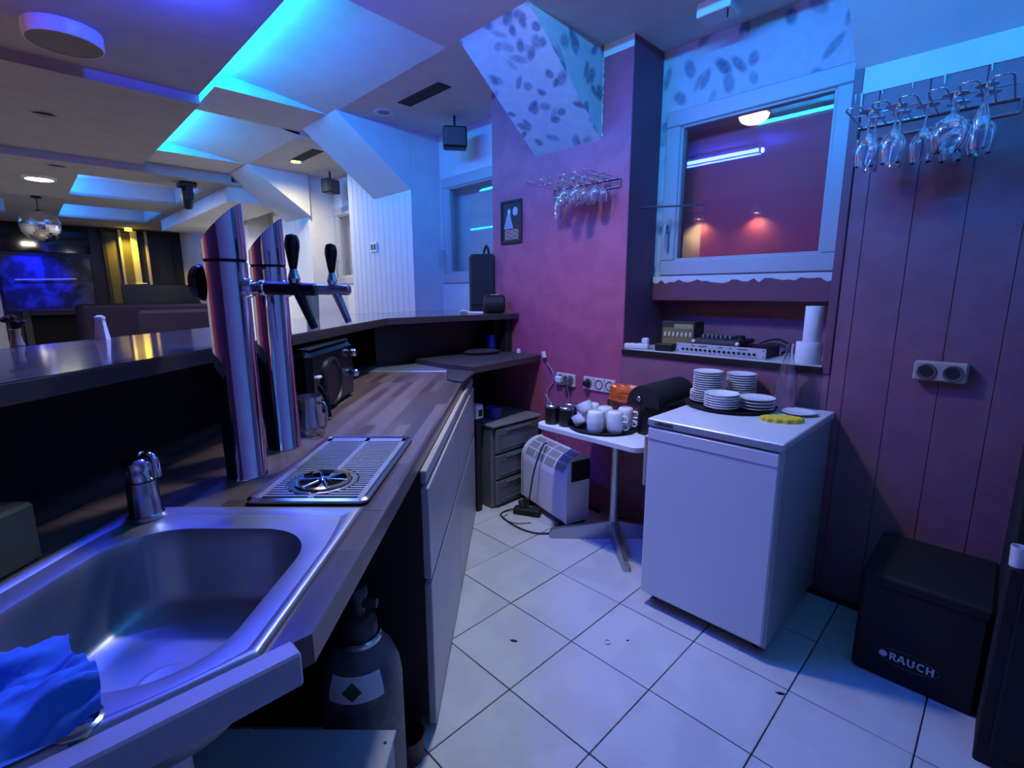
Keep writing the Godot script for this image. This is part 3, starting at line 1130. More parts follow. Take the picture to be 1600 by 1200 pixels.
func counter() -> void:
	# raised bar top with a bend
	var pl := [p2(2.9, -1.86), p2(1.706, -1.788), p2(0.82, -1.737), Vector2(-1.405, 0.98), Vector2(-1.40, 0.56), Vector2(-1.335, 0.002), Vector2(-1.603, 0.002), Vector2(-1.603, -0.29), Vector2(-2.22, -0.29), Vector2(-2.2, 0.30), p2(-0.82, -2.16), p2(1.16, -2.30), p2(2.9, -2.40)]
	var t := st()
	prism(t, pl, 1.172, 1.2065)
	var bt := obj("raised_counter", t, mat(Color(0.20, 0.185, 0.19), 0.4))
	t = st()
	prism(t, pl, 1.2065, 1.21, 0.0015)
	obj("surface_sheet", t, m.lacquer, bt)
	tag(bt, "dark glossy raised bar top with a bend", "bar top")
	# apron and front of the bar
	var fr := thing("counter_apron", "dark bar front between worktop and raised top", "bar front")
	t = st()
	prism(t, [p2(2.9, -2.06), p2(-0.60, -1.99), p2(-0.64, -2.03), p2(2.9, -2.10)], 0.0, 1.172)
	obj("panel", t, m.matt, fr)
	t = st()
	prism(t, [p2(-0.60, -1.99), Vector2(-1.66, 0.92), Vector2(-1.585, 0.002), Vector2(-1.66, 0.002), Vector2(-1.72, 0.9), p2(-0.64, -2.03)], 0.0, 1.172)
	obj("panel", t, mat(Color(0.055, 0.05, 0.055), 0.4), fr)
	t = st()
	box(t, Vector3(-1.47, 0.94, 0.004), Vector3(-1.40, 1.172, 0.06), 0.004)
	obj("post", t, m.carcass, fr)
	# worktop
	var wt := thing("worktop", "dark wooden stave worktop running down the counter", "worktop")
	t = st()
	prism(t, [p2(-0.75, -2.0), p2(-0.62, -1.24), p2(1.505, -1.24), p2(1.505, -2.04)], 0.855, 0.90, 0.002)
	prism(t, clip_end([p2(1.505, -1.29), p2(1.505, -1.24), p2(2.3, -1.24), p2(2.3, -1.29)]), 0.855, 0.90)
	prism(t, clip_end([p2(1.505, -2.05), p2(1.505, -1.768), p2(2.9, -1.768), p2(2.9, -2.05)]), 0.855, 0.90)
	prism(t, clip_end([p2(2.2, -1.768), p2(2.2, -1.5), p2(2.6, -1.5), p2(2.6, -1.768)]), 0.855, 0.90)
	obj("board", t, m.worktop, wt)
	t = st()
	box(t, Vector3(0.455, 0.859, 2.236), Vector3(0.489, 0.906, 3.05), 0.003)
	obj("end_batten", t, mat(Color(0.66, 0.65, 0.68), 0.45), wt)
	t = st()
	box(t, Vector3(0.40, 0.83, 2.24), Vector3(0.44, 0.855, 3.0), 0.004)
	obj("bearer", t, m.carcass, wt)
	# cabinets under the worktop
	var cx := Transform3D(Basis(Vector3.UP, -PI / 4), Vector3.ZERO)   # local x = s, local z = -w
	var unit := func(s0: float, s1: float, label: String) -> void:
		var c := thing("base_cabinet", label, "cabinet")
		var a := st()
		box(a, Vector3(s0, 0.05, 1.24), Vector3(s1, 0.853, 1.95), 0.0, cx)
		obj("body", a, m.carcass, c)
		a = st()
		box(a, Vector3(s0, 0.0, 1.27), Vector3(s1, 0.05, 1.9), 0.0, cx)
		obj("plinth", a, m.carcass, c)
		a = st()
		box(a, Vector3(s0 + 0.002, 0.514, 1.217), Vector3(s1 - 0.002, 0.80, 1.24), 0.003, cx)
		obj("drawer", a, m.cabinet, c)
		a = st()
		box(a, Vector3(s0 + 0.002, 0.012, 1.217), Vector3(s1 - 0.002, 0.498, 1.24), 0.003, cx)
		obj("door", a, m.cabinet, c)
		a = st()
		box(a, Vector3(s0 + 0.002, 0.812, 1.222), Vector3(s1 - 0.002, 0.852, 1.24), 0.003, cx)
		obj("rail", a, m.cabinet, c)
	unit.call(0.442, 1.145, "grey-brown base cabinet beside the gas bottle")
	unit.call(-0.40, 0.438, "grey-brown base cabinet beside the grey drawer tower")
	# corner plank lying over the worktop towards the wall
	t = st()
	prism(t, [Vector2(-1.035, 0.655), Vector2(-1.24, 0.70), Vector2(-1.58, 0.70), Vector2(-1.56, 0.004), Vector2(-1.13, 0.004)], 0.901, 0.94, 0.003)
	var pk := obj("corner_plank", t, m.bar_edge)
	t = st()
	prism(t, [Vector2(-1.035, 0.66), Vector2(-0.84, 0.905), Vector2(-0.955, 0.915), Vector2(-1.235, 0.705)], 0.901, 0.913, 0.003)
	obj("cover_strip", t, m.bar_edge, pk)
	tag(pk, "brown corner plank lying between worktop and magenta wall", "plank")
	t = st()
	box(t, Vector3(-0.012, -0.022, -0.01), Vector3(0.012, 0.022, 0.01), 0.004, Transform3D(Basis(Vector3(0, 0, 1), 0.3), Vector3(-1.085, 0.945, 0.02)))
	tag(obj("plug", t, m.plastic_white), "small white plug at the end of the corner plank", "plug")
	# steel plate on the far worktop
	t = st()
	prism(t, [p2(-0.64, -1.86), p2(-0.64, -1.36), p2(-0.31, -1.36), p2(-0.31, -1.86)], 0.90, 0.908, 0.003)
	tag(obj("steel_plate", t, m.brushed), "flat stainless plate on the far end of the worktop", "plate")

func sink_area() -> void:
	var sk := thing("sink", "stainless steel kitchen sink set into the worktop", "sink")
	var c := Vector2(1.79, -1.53)
	var outer := [Vector2(1.50, -1.772), Vector2(1.50, -1.288), Vector2(1.93, -1.288), Vector2(2.205, -1.563), Vector2(2.205, -1.772)]
	var bowl := rrect(1.585, -1.705, 1.985, -1.345, 0.11, 10)
	var hit := func(pl: Array, a: float) -> float:
		var d := Vector2(cos(a), sin(a))
		var best := 9.0
		for i in pl.size():
			var q: Variant = Geometry2D.segment_intersects_segment(c, c + d * 2.0, pl[i], pl[(i + 1) % pl.size()])
			if q != null:
				best = minf(best, c.distance_to(q))
		return best
	var angs := []
	for i in 120:
		angs.append(TAU * i / 120)
	for q in outer:
		angs.append(fposmod((q - c).angle(), TAU))
	for q in bowl:
		angs.append(fposmod((q - c).angle(), TAU))
	angs.sort()
	# rings: [blend from outer (0) to bowl (1), height, scale of the bowl]
	var rings := []
	for k in [[0.0, 0.0, 0], [0.0, 0.006, 0], [0.10, 0.009, 0], [0.22, 0.0085, 0], [0.36, 0.0035, 0], [0.8, 0.003, 0], [1.0, 0.0, 1.0], [1.0, -0.006, 0.985], [1.0, -0.03, 0.972], [1.0, -0.11, 0.95], [1.0, -0.138, 0.92], [1.0, -0.150, 0.86], [1.0, -0.156, 0.6], [1.0, -0.158, 0.13]]:
		var ring := []
		for a in angs:
			var ro: float = hit.call(outer, a)
			var rb: float = hit.call(bowl, a)
			var r := lerpf(ro, rb, k[0])
			if k[2] > 0:
				r = rb * k[2]
			var q := c + Vector2(cos(a), sin(a)) * r
			ring.append(sw(q.x, q.y, 0.90 + k[1]))
		rings.append(ring)
	var t := st()
	for i in rings.size() - 1:
		t.set_smooth_group(1 if i < 4 else (2 if i < 6 else 3))
		for j in angs.size():
			var j1 := (j + 1) % angs.size()
			v(t, rings[i][j]); v(t, rings[i][j1]); v(t, rings[i + 1][j1])
			v(t, rings[i][j]); v(t, rings[i + 1][j1]); v(t, rings[i + 1][j])
	t.set_smooth_group(-1)
	obj("basin", t, m.brushed, sk)
	t = st()
	lathe(t, [Vector2(0.038, 0.0), Vector2(0.034, 0.001), Vector2(0.028, 0.0), Vector2(0.0, 0.0)], 24, Transform3D(Basis(), sw(1.79, -1.53, 0.7425)))
	obj("drain", t, m.brushed, sk)
	# knob hole and plug ring at the near rim
	t = st()
	lathe(t, [Vector2(0.024, 0.0), Vector2(0.024, 0.008), Vector2(0.020, 0.010), Vector2(0.018, 0.002), Vector2(0.0, 0.002)], 24, Transform3D(Basis(), sw(2.035, -1.425, 0.903)))
	obj("overflow_knob", t, m.steel, sk)
	# siphon below
	t = st()
	cyl(t, sw(1.79, -1.53, 0.742), sw(1.79, -1.53, 0.60), 0.03, 0.03, 16)
	tube(t, curve([sw(1.79, -1.53, 0.60), sw(1.79, -1.53, 0.50), sw(1.74, -1.60, 0.47), sw(1.70, -1.66, 0.52), sw(1.66, -1.85, 0.54)]), 0.024, 10)
	obj("siphon", t, m.plastic_white, sk)
	# tap behind the bowl
	var f := thing("faucet", "short chrome mixer tap at the corner of the sink", "tap", sw(1.545, -1.715, 0.905), -PI / 4)
	t = st()
	lathe(t, [Vector2(0.0, 0.0), Vector2(0.032, 0.0), Vector2(0.032, 0.008), Vector2(0.0285, 0.012), Vector2(0.0265, 0.06), Vector2(0.0255, 0.078), Vector2(0.0, 0.08)], 24)
	obj("body", t, m.steel, f)
	t = st()
	lathe(t, [Vector2(0.0, 0.08), Vector2(0.024, 0.08), Vector2(0.024, 0.10), Vector2(0.0265, 0.103), Vector2(0.0265, 0.118), Vector2(0.020, 0.124), Vector2(0.0, 0.125)], 24)
	obj("cartridge", t, m.chrome, f)
	t = st()
	tube(t, curve([Vector3(-0.01, 0.118, 0.0), Vector3(-0.005, 0.128, -0.016), Vector3(-0.004, 0.118, -0.028), Vector3(-0.004, 0.085, -0.030)]), 0.009, 10)
	obj("lever", t, m.chrome, f)
	t = st()
	tube(t, curve([Vector3(-0.01, 0.10, 0.01), Vector3(-0.03, 0.118, 0.02), Vector3(-0.05, 0.11, 0.03), Vector3(-0.055, 0.095, 0.032)]), 0.012, 10)
	obj("spout", t, m.chrome, f)
	# draining grid of the taps
	var d := thing("drip_tray", "stainless drip tray with slotted grid and round rinser", "drip tray", Vector3.ZERO)
	var cx := Transform3D(Basis(Vector3.UP, -PI / 4), Vector3.ZERO)
	t = st()
	prism(t, plan(rrect(1.0, -1.552, 1.482, -1.286, 0.018, 4)), 0.90, 0.906)
	obj("pan", t, m.dark_hole, d)
	t = st()
	var rim_o := rrect(1.0, -1.552, 1.482, -1.286, 0.018, 4)
	var rim_i := rrect(1.018, -1.538, 1.464, -1.300, 0.010, 4)
	strip_ring(t, rim_o, rim_i, 0.905, 0.914)
	obj("rim", t, m.steel, d)
	# long bars and slots
	t = st()
	box(t, Vector3(1.018, 0.906, 1.410), Vector3(1.464, 0.911, 1.424), 0.001, cx)
	box(t, Vector3(1.018, 0.906, 1.300), Vector3(1.464, 0.911, 1.314), 0.001, cx)
	box(t, Vector3(1.018, 0.906, 1.524), Vector3(1.464, 0.911, 1.538), 0.001, cx)
	box(t, Vector3(1.018, 0.906, 1.300), Vector3(1.05, 0.911, 1.538), 0.001, cx)
	obj("grid_frame", t, m.brushed, d)
	t = st()
	var s := 1.056
	while s < 1.455:
		if s < 1.285:
			box(t, Vector3(s, 0.906, 1.312), Vector3(s + 0.007, 0.910, 1.526), 0.0, cx)
		else:
			var ch := sqrt(maxf(0.082 * 0.082 - (s - 1.361) * (s - 1.361), 0.0))
			box(t, Vector3(s, 0.906, 1.312), Vector3(s + 0.007, 0.910, 1.424 - ch), 0.0, cx)
			box(t, Vector3(s, 0.906, 1.424 + ch), Vector3(s + 0.007, 0.910, 1.526), 0.0, cx)
		s += 0.013
	obj("grid_slats", t, m.brushed, d)
	t = st()
	var o := sw(1.365, -1.424, 0.0)
	ring_mesh(t, o + Vector3(0, 0.906, 0), 0.066, 0.080, 0.005)
	obj("rinser_plate", t, m.steel, d)
	t = st()
	ring_mesh(t, o + Vector3(0, 0.909, 0), 0.053, 0.065, 0.006)
	for i in 6:
		var a := TAU * i / 6 + 0.3
		cyl(t, o + Vector3(cos(a) * 0.01, 0.914, sin(a) * 0.01), o + Vector3(cos(a) * 0.057, 0.912, sin(a) * 0.057), 0.0045, 0.0045, 8)
	lathe(t, [Vector2(0.016, 0.0), Vector2(0.015, 0.008), Vector2(0.006, 0.011), Vector2(0.0, 0.013)], 18, Transform3D(Basis(), o + Vector3(0, 0.91, 0)))
	obj("rinser_star", t, m.chrome, d)
	# blue cloth over the near corner
	cloth()
	# folded carton under the raised top
	var ct := thing("paper_carton", "olive paper carton standing behind the sink", "carton", sw(1.74, -1.925, 0.90), PI / 4)
	t = st()
	box(t, Vector3(-0.06, 0, -0.05), Vector3(0.14, 0.105, 0.05), 0.006)
	obj("carton", t, mat(Color(0.30, 0.31, 0.24), 0.8), ct)
	for q in [[-0.02, 0.06, 0.07], [0.03, 0.03, 0.09], [-0.03, 0.012, 0.12]]:
		t = st()
		box(t, Vector3(q[0], q[1], 0.05), Vector3(q[0] + q[2] * 0.6, q[1] + 0.010, 0.051))
		obj("print_line", t, m.matt, ct)

func plan(pl: Array) -> Array:
	var o := []
	for q in pl:
		o.append(p2(q.x, q.y))
	return o

func strip_ring(t: SurfaceTool, a: Array, b: Array, y0: float, y1: float) -> void:
	var n := a.size()
	for i in n:
		var j := (i + 1) % n
		var mid := sw((a[i].x + b[i].x) / 2, (a[i].y + b[i].y) / 2, (y0 + y1) / 2)
		poly(t, [sw(a[i].x, a[i].y, y1 - 0.003), sw(a[j].x, a[j].y, y1 - 0.003), sw(a[j].x, a[j].y, y0), sw(a[i].x, a[i].y, y0)], mid)
		poly(t, [sw(a[i].x, a[i].y, y1 - 0.003), sw(a[j].x, a[j].y, y1 - 0.003), sw(lerpf(a[j].x, b[j].x, 0.5), lerpf(a[j].y, b[j].y, 0.5), y1), sw(lerpf(a[i].x, b[i].x, 0.5), lerpf(a[i].y, b[i].y, 0.5), y1)], mid - Vector3(0, 1, 0))
		poly(t, [sw(b[i].x, b[i].y, y0), sw(b[j].x, b[j].y, y0), sw(lerpf(a[j].x, b[j].x, 0.5), lerpf(a[j].y, b[j].y, 0.5), y1), sw(lerpf(a[i].x, b[i].x, 0.5), lerpf(a[i].y, b[i].y, 0.5), y1)], mid - Vector3(0, 1, 0))

func ring_mesh(t: SurfaceTool, at: Vector3, r0: float, r1: float, h: float, n := 36) -> void:
	lathe(t, [Vector2(r0, 0), Vector2(r1, 0), Vector2(r1, h * 0.7), Vector2(r1 - h * 0.3, h), Vector2(r0, h), Vector2(r0, 0)], n, Transform3D(Basis(), at))

func cloth() -> void:
	var t := st()
	var n := 40
	var ns := FastNoiseLite.new()
	ns.seed = 9
	ns.frequency = 9.0
	var g := []
	for i in n + 1:
		var row := []
		for j in n + 1:
			var u := float(i) / n      # along the batten, away from the viewer's right
			var w := float(j) / n      # from over the bowl to over the batten's outside
			var p := Vector3(0.27 + (0.178 + 0.07 * smoothstep(0.30, 0.55, u)) * w, 0.0, 2.432 + 0.36 * u)
			# tents over the bowl edge, bunched up in the middle, slides over the batten further along
			var h := 0.918 + 0.045 * exp(-pow((w - 0.6) / 0.26, 2)) * (0.6 + 0.4 * sin(u * 8.0 + w * 3.0 + 1.0))
			h += 0.016 * sin(w * 10.0 + u * 4.0) * (1.0 - 0.5 * u) + 0.020 * ns.get_noise_2d(u * 0.6, w * 0.6)
			h += 0.018 * exp(-pow((w - 0.9) / 0.12, 2)) * exp(-pow((u - 0.05) / 0.16, 2))
			h = maxf(h, 0.911)
			if p.x > 0.492:
				h = maxf(h - (p.x - 0.492) * 3.0, 0.80)
				p.x = 0.492 + (p.x - 0.492) * 0.15
			p.y = h
			p.z += 0.010 * sin(w * 5.0 + 0.6) * (1.0 - u)
			row.append(p)
		g.append(row)
	t.set_smooth_group(1)
	for i in n:
		for j in n:
			v(t, g[i][j]); v(t, g[i + 1][j]); v(t, g[i + 1][j + 1])
			v(t, g[i][j]); v(t, g[i + 1][j + 1]); v(t, g[i][j + 1])
	t.set_smooth_group(-1)
	var mt := mat(Color(0.27, 0.52, 0.88), 0.95)
	mt.rim_enabled = true
	mt.rim = 0.4
	tag(obj("cleaning_cloth", t, mt), "crumpled blue cleaning cloth over the sink corner", "cloth")

func taps() -> void:
	var cfg := [[1.30, -1.641, "near chrome beer column with black tap and badge", m.black], [1.07, -1.655, "far chrome beer column with chrome tap", m.steel]]
	for i in 2:
		var c: Array = cfg[i]
		var o := thing("beer_column", c[2], "beer tap", sw(c[0], c[1], 0.90), -PI / 4, "beer columns on the counter")
		# local x = s (towards viewer), local z = -w (away from aisle), so the aisle is -z
		var r := 0.046
		var t := st()
		lathe(t, [Vector2(0.0, 0.0), Vector2(r + 0.003, 0.0), Vector2(r + 0.003, 0.006), Vector2(r, 0.01), Vector2(r, 0.52)], 48)
		obj("column", t, m.chrome, o)
		t = st()
		lathe(t, [Vector2(r - 0.002, 0.52), Vector2(r - 0.002, 0.527)], 48)
		obj("ring", t, m.matt, o)
		# slanted head
		t = st()
		t.set_smooth_group(1)
		var n := 48
		var topy := func(a: float) -> float: return 0.605 - 0.045 * sin(a) - 0.012 * cos(a)
		for k in n:
			var a0 := TAU * k / n
			var a1 := TAU * (k + 1) / n
			var q0 := Vector3(cos(a0) * r, 0.527, sin(a0) * r)
			var q1 := Vector3(cos(a1) * r, 0.527, sin(a1) * r)
			var q2 := Vector3(cos(a1) * r, topy.call(a1), sin(a1) * r)
			var q3 := Vector3(cos(a0) * r, topy.call(a0), sin(a0) * r)
			v(t, q0); v(t, q1); v(t, q2)
			v(t, q0); v(t, q2); v(t, q3)
		t.set_smooth_group(-1)
		var cap := []
		for k in n:
			var a := TAU * k / n
			cap.append(Vector3(cos(a) * r, topy.call(a), sin(a) * r))
		poly(t, cap, Vector3(0, 0.3, 0))
		obj("head", t, m.chrome, o)
		# tap: neck, body, spout, lever
		var y := 0.462
		var len := 0.118 if i == 0 else 0.135
		t = st()
		cyl(t, Vector3(0, y, -r + 0.004), Vector3(0, y, -r - 0.014), 0.024, 0.021, 24, 0.003)
		cyl(t, Vector3(0, y, -r - 0.014), Vector3(0, y, -r - 0.030), 0.014, 0.014, 20)
		cyl(t, Vector3(0, y, -r - 0.030), Vector3(0, y, -r - 0.044), 0.019, 0.019, 20, 0.003)
		obj("neck", t, m.chrome, o)
		var tp := Node3D.new()
		t = st()
		cyl(t, Vector3(0, y, -r - 0.044), Vector3(0, y - 0.004, -r - 0.044 - len), 0.0155, 0.0145, 20, 0.004)
		var body := obj("tap_body", t, c[3], o)
		t = st()
		var zs := -r - 0.044 - len * (0.62 if i == 0 else 0.68)
		cyl(t, Vector3(0, y - 0.005, zs), Vector3(0, y - 0.095, zs - 0.034), 0.0125, 0.009, 18, 0.002)
		obj("spout", t, c[3], body)
		t = st()
		lathe(t, [Vector2(0.0, -0.012), Vector2(0.010, -0.010), Vector2(0.0145, 0.0), Vector2(0.010, 0.014), Vector2(0.008, 0.022), Vector2(0.0, 0.024)], 20, Transform3D(Basis(), Vector3(0, y + 0.021, zs + 0.006)))
		obj("joint", t, m.chrome, body)
		t = st()
		lathe(t, [Vector2(0.0075, 0.0), Vector2(0.0105, 0.015), Vector2(0.0165, 0.052), Vector2(0.0165, 0.066), Vector2(0.012, 0.078), Vector2(0.0, 0.082)], 24, Transform3D(Basis(Vector3(1, 0, 0), -0.03), Vector3(0, y + 0.041, zs + 0.006)))
		obj("handle", t, m.gloss, body)
		tp.free()
		if i == 0:
			t = st()
			cyl(t, Vector3(-0.004, 0.475, r - 0.004), Vector3(-0.004, 0.475, r + 0.010), 0.014, 0.014, 16)
			lathe(t, [Vector2(0.0, 0.0), Vector2(0.040, 0.0), Vector2(0.043, 0.006), Vector2(0.040, 0.018), Vector2(0.025, 0.026), Vector2(0.0, 0.029)], 32, Transform3D(Basis(Vector3(1, 0, 0), PI / 2), Vector3(-0.004, 0.475, r + 0.006)))
			obj("badge", t, m.gloss, o)

func counter_things() -> void:
	# steel milk jug
	var j := thing("milk_jug", "small stainless milk jug beside the far beer column", "jug", sw(0.93, -1.632, 0.90), 0.4)
	var t := st()
	lathe(t, [Vector2(0.0, 0.0), Vector2(0.042, 0.0), Vector2(0.044, 0.004), Vector2(0.043, 0.03), Vector2(0.037, 0.08), Vector2(0.038, 0.115), Vector2(0.041, 0.125), Vector2(0.039, 0.125), Vector2(0.035, 0.08), Vector2(0.041, 0.006), Vector2(0.0, 0.005)], 32)
	obj("body", t, m.steel, j)
	t = st()
	tube(t, curve([Vector3(0.036, 0.105, 0), Vector3(0.065, 0.105, 0), Vector3(0.07, 0.07, 0), Vector3(0.062, 0.03, 0), Vector3(0.042, 0.025, 0)]), 0.004, 8)
	obj("handle", t, m.steel, j)
	# black coffee machine
	var cx := Transform3D(Basis(Vector3.UP, -PI / 4), Vector3.ZERO)
	var c := thing("coffee_machine", "black capsule coffee machine with chrome knobs under the bar top", "coffee machine", Vector3.ZERO)
	t = st()
	box(t, Vector3(0.30, 0.90, 1.69), Vector3(0.76, 1.145, 1.97), 0.02, cx)
	obj("body", t, m.gloss, c)
	t = st()
	box(t, Vector3(0.32, 1.145, 1.70), Vector3(0.74, 1.155, 1.95), 0.004, cx)
	obj("lid", t, m.black, c)
	t = st()
	lathe(t, [Vector2(0.095, 0.0), Vector2(0.095, 0.010), Vector2(0.085, 0.016), Vector2(0.08, 0.008), Vector2(0.0, 0.01)], 36, cx * Transform3D(Basis(Vector3(1, 0, 0), -PI / 2), Vector3(0.57, 1.01, 1.692)))
	obj("dial", t, m.black, c)
	for q in [[0.345, 1.095, 0.017], [0.335, 1.005, 0.017], [0.70, 0.975, 0.014]]:
		t = st()
		lathe(t, [Vector2(q[2] * 0.8, 0.0), Vector2(q[2], 0.008), Vector2(q[2], 0.022), Vector2(q[2] * 0.8, 0.028), Vector2(0.0, 0.03)], 20, cx * Transform3D(Basis(Vector3(1, 0, 0), -PI / 2), Vector3(q[0], q[1], 1.69)))
		obj("knob", t, m.chrome, c)
	t = st()
	box(t, Vector3(0.705, 1.045, 1.672), Vector3(0.74, 1.055, 1.69), 0.003, cx)
	obj("button", t, m.plastic_white, c)
	t = st()
	tube(t, [cx * Vector3(0.735, 1.02, 1.675), cx * Vector3(0.74, 0.98, 1.65), cx * Vector3(0.75, 0.91, 1.64)], 0.010, 10)
	obj("lever", t, m.gloss, c)
	# glass on the bar top behind the tap
	t = st()
	lathe(t, [Vector2(0.0, 0.0), Vector2(0.030, 0.0), Vector2(0.036, 0.15), Vector2(0.034, 0.15), Vector2(0.028, 0.008), Vector2(0.0, 0.008)], 28)
	var g := obj("tumbler", t, m.glass_green)
	g.position = Vector3(-1.40, 1.21, 1.40)
	tag(g, "pale green tumbler on the bar top behind the chrome tap", "glass")
	# folded paper napkin and flower figure
	var nk := thing("napkin", "folded white napkin standing on the bar top", "napkin", Vector3(-0.90, 1.21, 2.265), 0.3)
	t = st()
	lathe(t, [Vector2(0.0, 0.0), Vector2(0.021, 0.0), Vector2(0.013, 0.062), Vector2(0.0, 0.064)], 4)
	obj("cone", t, m.paper, nk)
	t = st()
	lathe(t, [Vector2(0.013, 0.062), Vector2(0.014, 0.070), Vector2(0.006, 0.075), Vector2(0.0, 0.075)], 14)
	obj("tip", t, m.paper, nk)
	var fg := thing("flower_vase", "dark dried flower posy in a small vase at the bar's left end", "vase", Vector3(-0.86, 1.21, 2.452))
	t = st()
	lathe(t, [Vector2(0.0, 0.0), Vector2(0.016, 0.0), Vector2(0.013, 0.012), Vector2(0.010, 0.03), Vector2(0.013, 0.045), Vector2(0.0, 0.045)], 18)
	obj("vase", t, mat(Color(0.55, 0.52, 0.46), 0.4), fg)
	var r := RandomNumberGenerator.new()
	r.seed = 5
	for i in 11:
		t = st()
		var a := TAU * i / 11
		var q := Vector3(cos(a) * r.randf_range(0.006, 0.02), r.randf_range(0.05, 0.083), sin(a) * r.randf_range(0.006, 0.02))
		tube(t, [Vector3(0, 0.04, 0), q], 0.0012, 5)
		blob(t, q, Vector3(0.008, 0.006, 0.008), 8)
		obj("bloom", t, mat(Color(0.16 + 0.2 * r.randf(), 0.12, 0.09), 0.8), fg)
	# tall speaker, round radio, white cable on the bend of the bar top
	var s := thing("floor_speaker", "tall black portable speaker standing at the wall end of the bar", "speaker", Vector3(-1.70, 1.21, -0.03), 0.55)
	t = st()
	var body := rrect(-0.115, -0.10, 0.115, 0.10, 0.05, 6)
	for i in body.size():
		body[i] = body[i]
	prism(t, body, 0.0, 0.41, 0.02)
	obj("cabinet", t, m.rubber, s)
	t = st()
	box(t, Vector3(-0.085, 0.05, 0.098), Vector3(0.085, 0.37, 0.106), 0.006)
	obj("grille", t, mat(Color(0.06, 0.06, 0.065), 0.7), s)
	t = st()
	tube(t, curve([Vector3(-0.02, 0.405, 0.0), Vector3(-0.015, 0.44, 0.0), Vector3(0.0, 0.47, 0.0), Vector3(0.015, 0.44, 0), Vector3(0.02, 0.405, 0.0)]), 0.009, 8)
	obj("carry_strap", t, m.rubber, s)
	t = st()
	poly(t, [Vector3(0.118, 0.13, 0.03), Vector3(0.118, 0.13, -0.005), Vector3(0.118, 0.10, 0.012)], Vector3.ZERO)
	poly(t, [Vector3(0.116, 0.13, 0.03), Vector3(0.116, 0.13, -0.005), Vector3(0.116, 0.10, 0.012)], Vector3(1, 0.1, 0))
	obj("emblem", t, m.plastic_white, s)
	var rd := thing("round_speaker", "small round black speaker beside the tall one", "speaker", Vector3(-1.475, 1.21, 0.10), 0.9)
	t = st()
	cyl(t, Vector3(-0.07, 0.062, 0), Vector3(0.07, 0.062, 0), 0.062, 0.062, 28, 0.012)
	obj("body", t, m.rubber, rd)
	t = st()
	lathe(t, [Vector2(0.05, 0.0), Vector2(0.048, 0.004), Vector2(0.0, 0.006)], 24, Transform3D(Basis(Vector3(0, 0, 1), PI / 2), Vector3(-0.07, 0.062, 0)))
	obj("cone", t, mat(Color(0.17, 0.165, 0.16), 0.7), rd)
	t = st()
	box(t, Vector3(-0.03, 0.122, -0.012), Vector3(0.03, 0.126, 0.012), 0.002)
	obj("label_strip", t, m.plastic_white, rd)
	var cb := thing("cable_clip", "white charging cable lying in front of the speakers", "cable", Vector3(-1.50, 1.21, 0.26), 0.7)
	t = st()
	box(t, Vector3(-0.05, 0.0, -0.012), Vector3(0.06, 0.013, 0.012), 0.003)
	obj("adapter", t, m.plastic_white, cb)
	t = st()
	tube(t, curve([Vector3(-0.05, 0.006, 0), Vector3(-0.09, 0.006, 0.02), Vector3(-0.08, 0.02, 0.03), Vector3(-0.04, 0.018, 0.015)]), 0.005, 8)
	obj("lead", t, m.plastic_white, cb)
	# cloth, blue can and white knob under the raised top
	t = st()
	blob(t, Vector3.ZERO, Vector3(0.13, 0.018, 0.07), 20)
	var cl := obj("folded_cloth", t, mat(Color(0.17, 0.14, 0.17), 0.9))
	cl.position = Vector3(-1.44, 0.957, 0.25)
	cl.rotation.y = 1.2
	tag(cl, "dark folded cloth on the corner plank", "cloth")
	t = st()
	lathe(t, [Vector2(0.0, 0.0), Vector2(0.032, 0.0), Vector2(0.034, 0.004), Vector2(0.034, 0.115), Vector2(0.030, 0.12), Vector2(0.0, 0.12)], 24)
	var can := obj("drink_can", t, mat(Color(0.12, 0.20, 0.62), 0.25, 0.4))
	can.position = Vector3(-1.495, 0.94, 0.12)
	tag(can, "blue can under the end of the bar top", "can")
	t = st()
	lathe(t, [Vector2(0.0, 0.0), Vector2(0.014, 0.0), Vector2(0.016, 0.012), Vector2(0.010, 0.028), Vector2(0.0, 0.03)], 16)
	var kn := obj("white_cap", t, m.plastic_white)
	kn.position = Vector3(-1.31, 0.94, 0.03)
	tag(kn, "small white cap on the corner plank by the wall", "cap")

# ================================================================ things on the magenta wall
func socket_plate(parent: Node, at: Vector3, holes: int, mt: Material, w := 0.08, z0 := 0.0) -> void:
	for i in holes:
		var t := st()
		box(t, at + Vector3(i * w, -0.04, z0), at + Vector3((i + 1) * w - 0.002, 0.04, z0 + 0.012), 0.003)
		obj("plate", t, mt, parent)
		t = st()
		var xf := Transform3D(Basis(Vector3(1, 0, 0), PI / 2), at + Vector3((i + 0.5) * w - 0.001, 0, z0 + 0.0122))
		lathe(t, [Vector2(0.029, 0.0), Vector2(0.027, 0.003), Vector2(0.024, 0.002), Vector2(0.022, -0.004), Vector2(0.0, -0.004)], 24, xf)
		obj("socket_well", t, mat(Color(0.14, 0.13, 0.13), 0.5), parent)

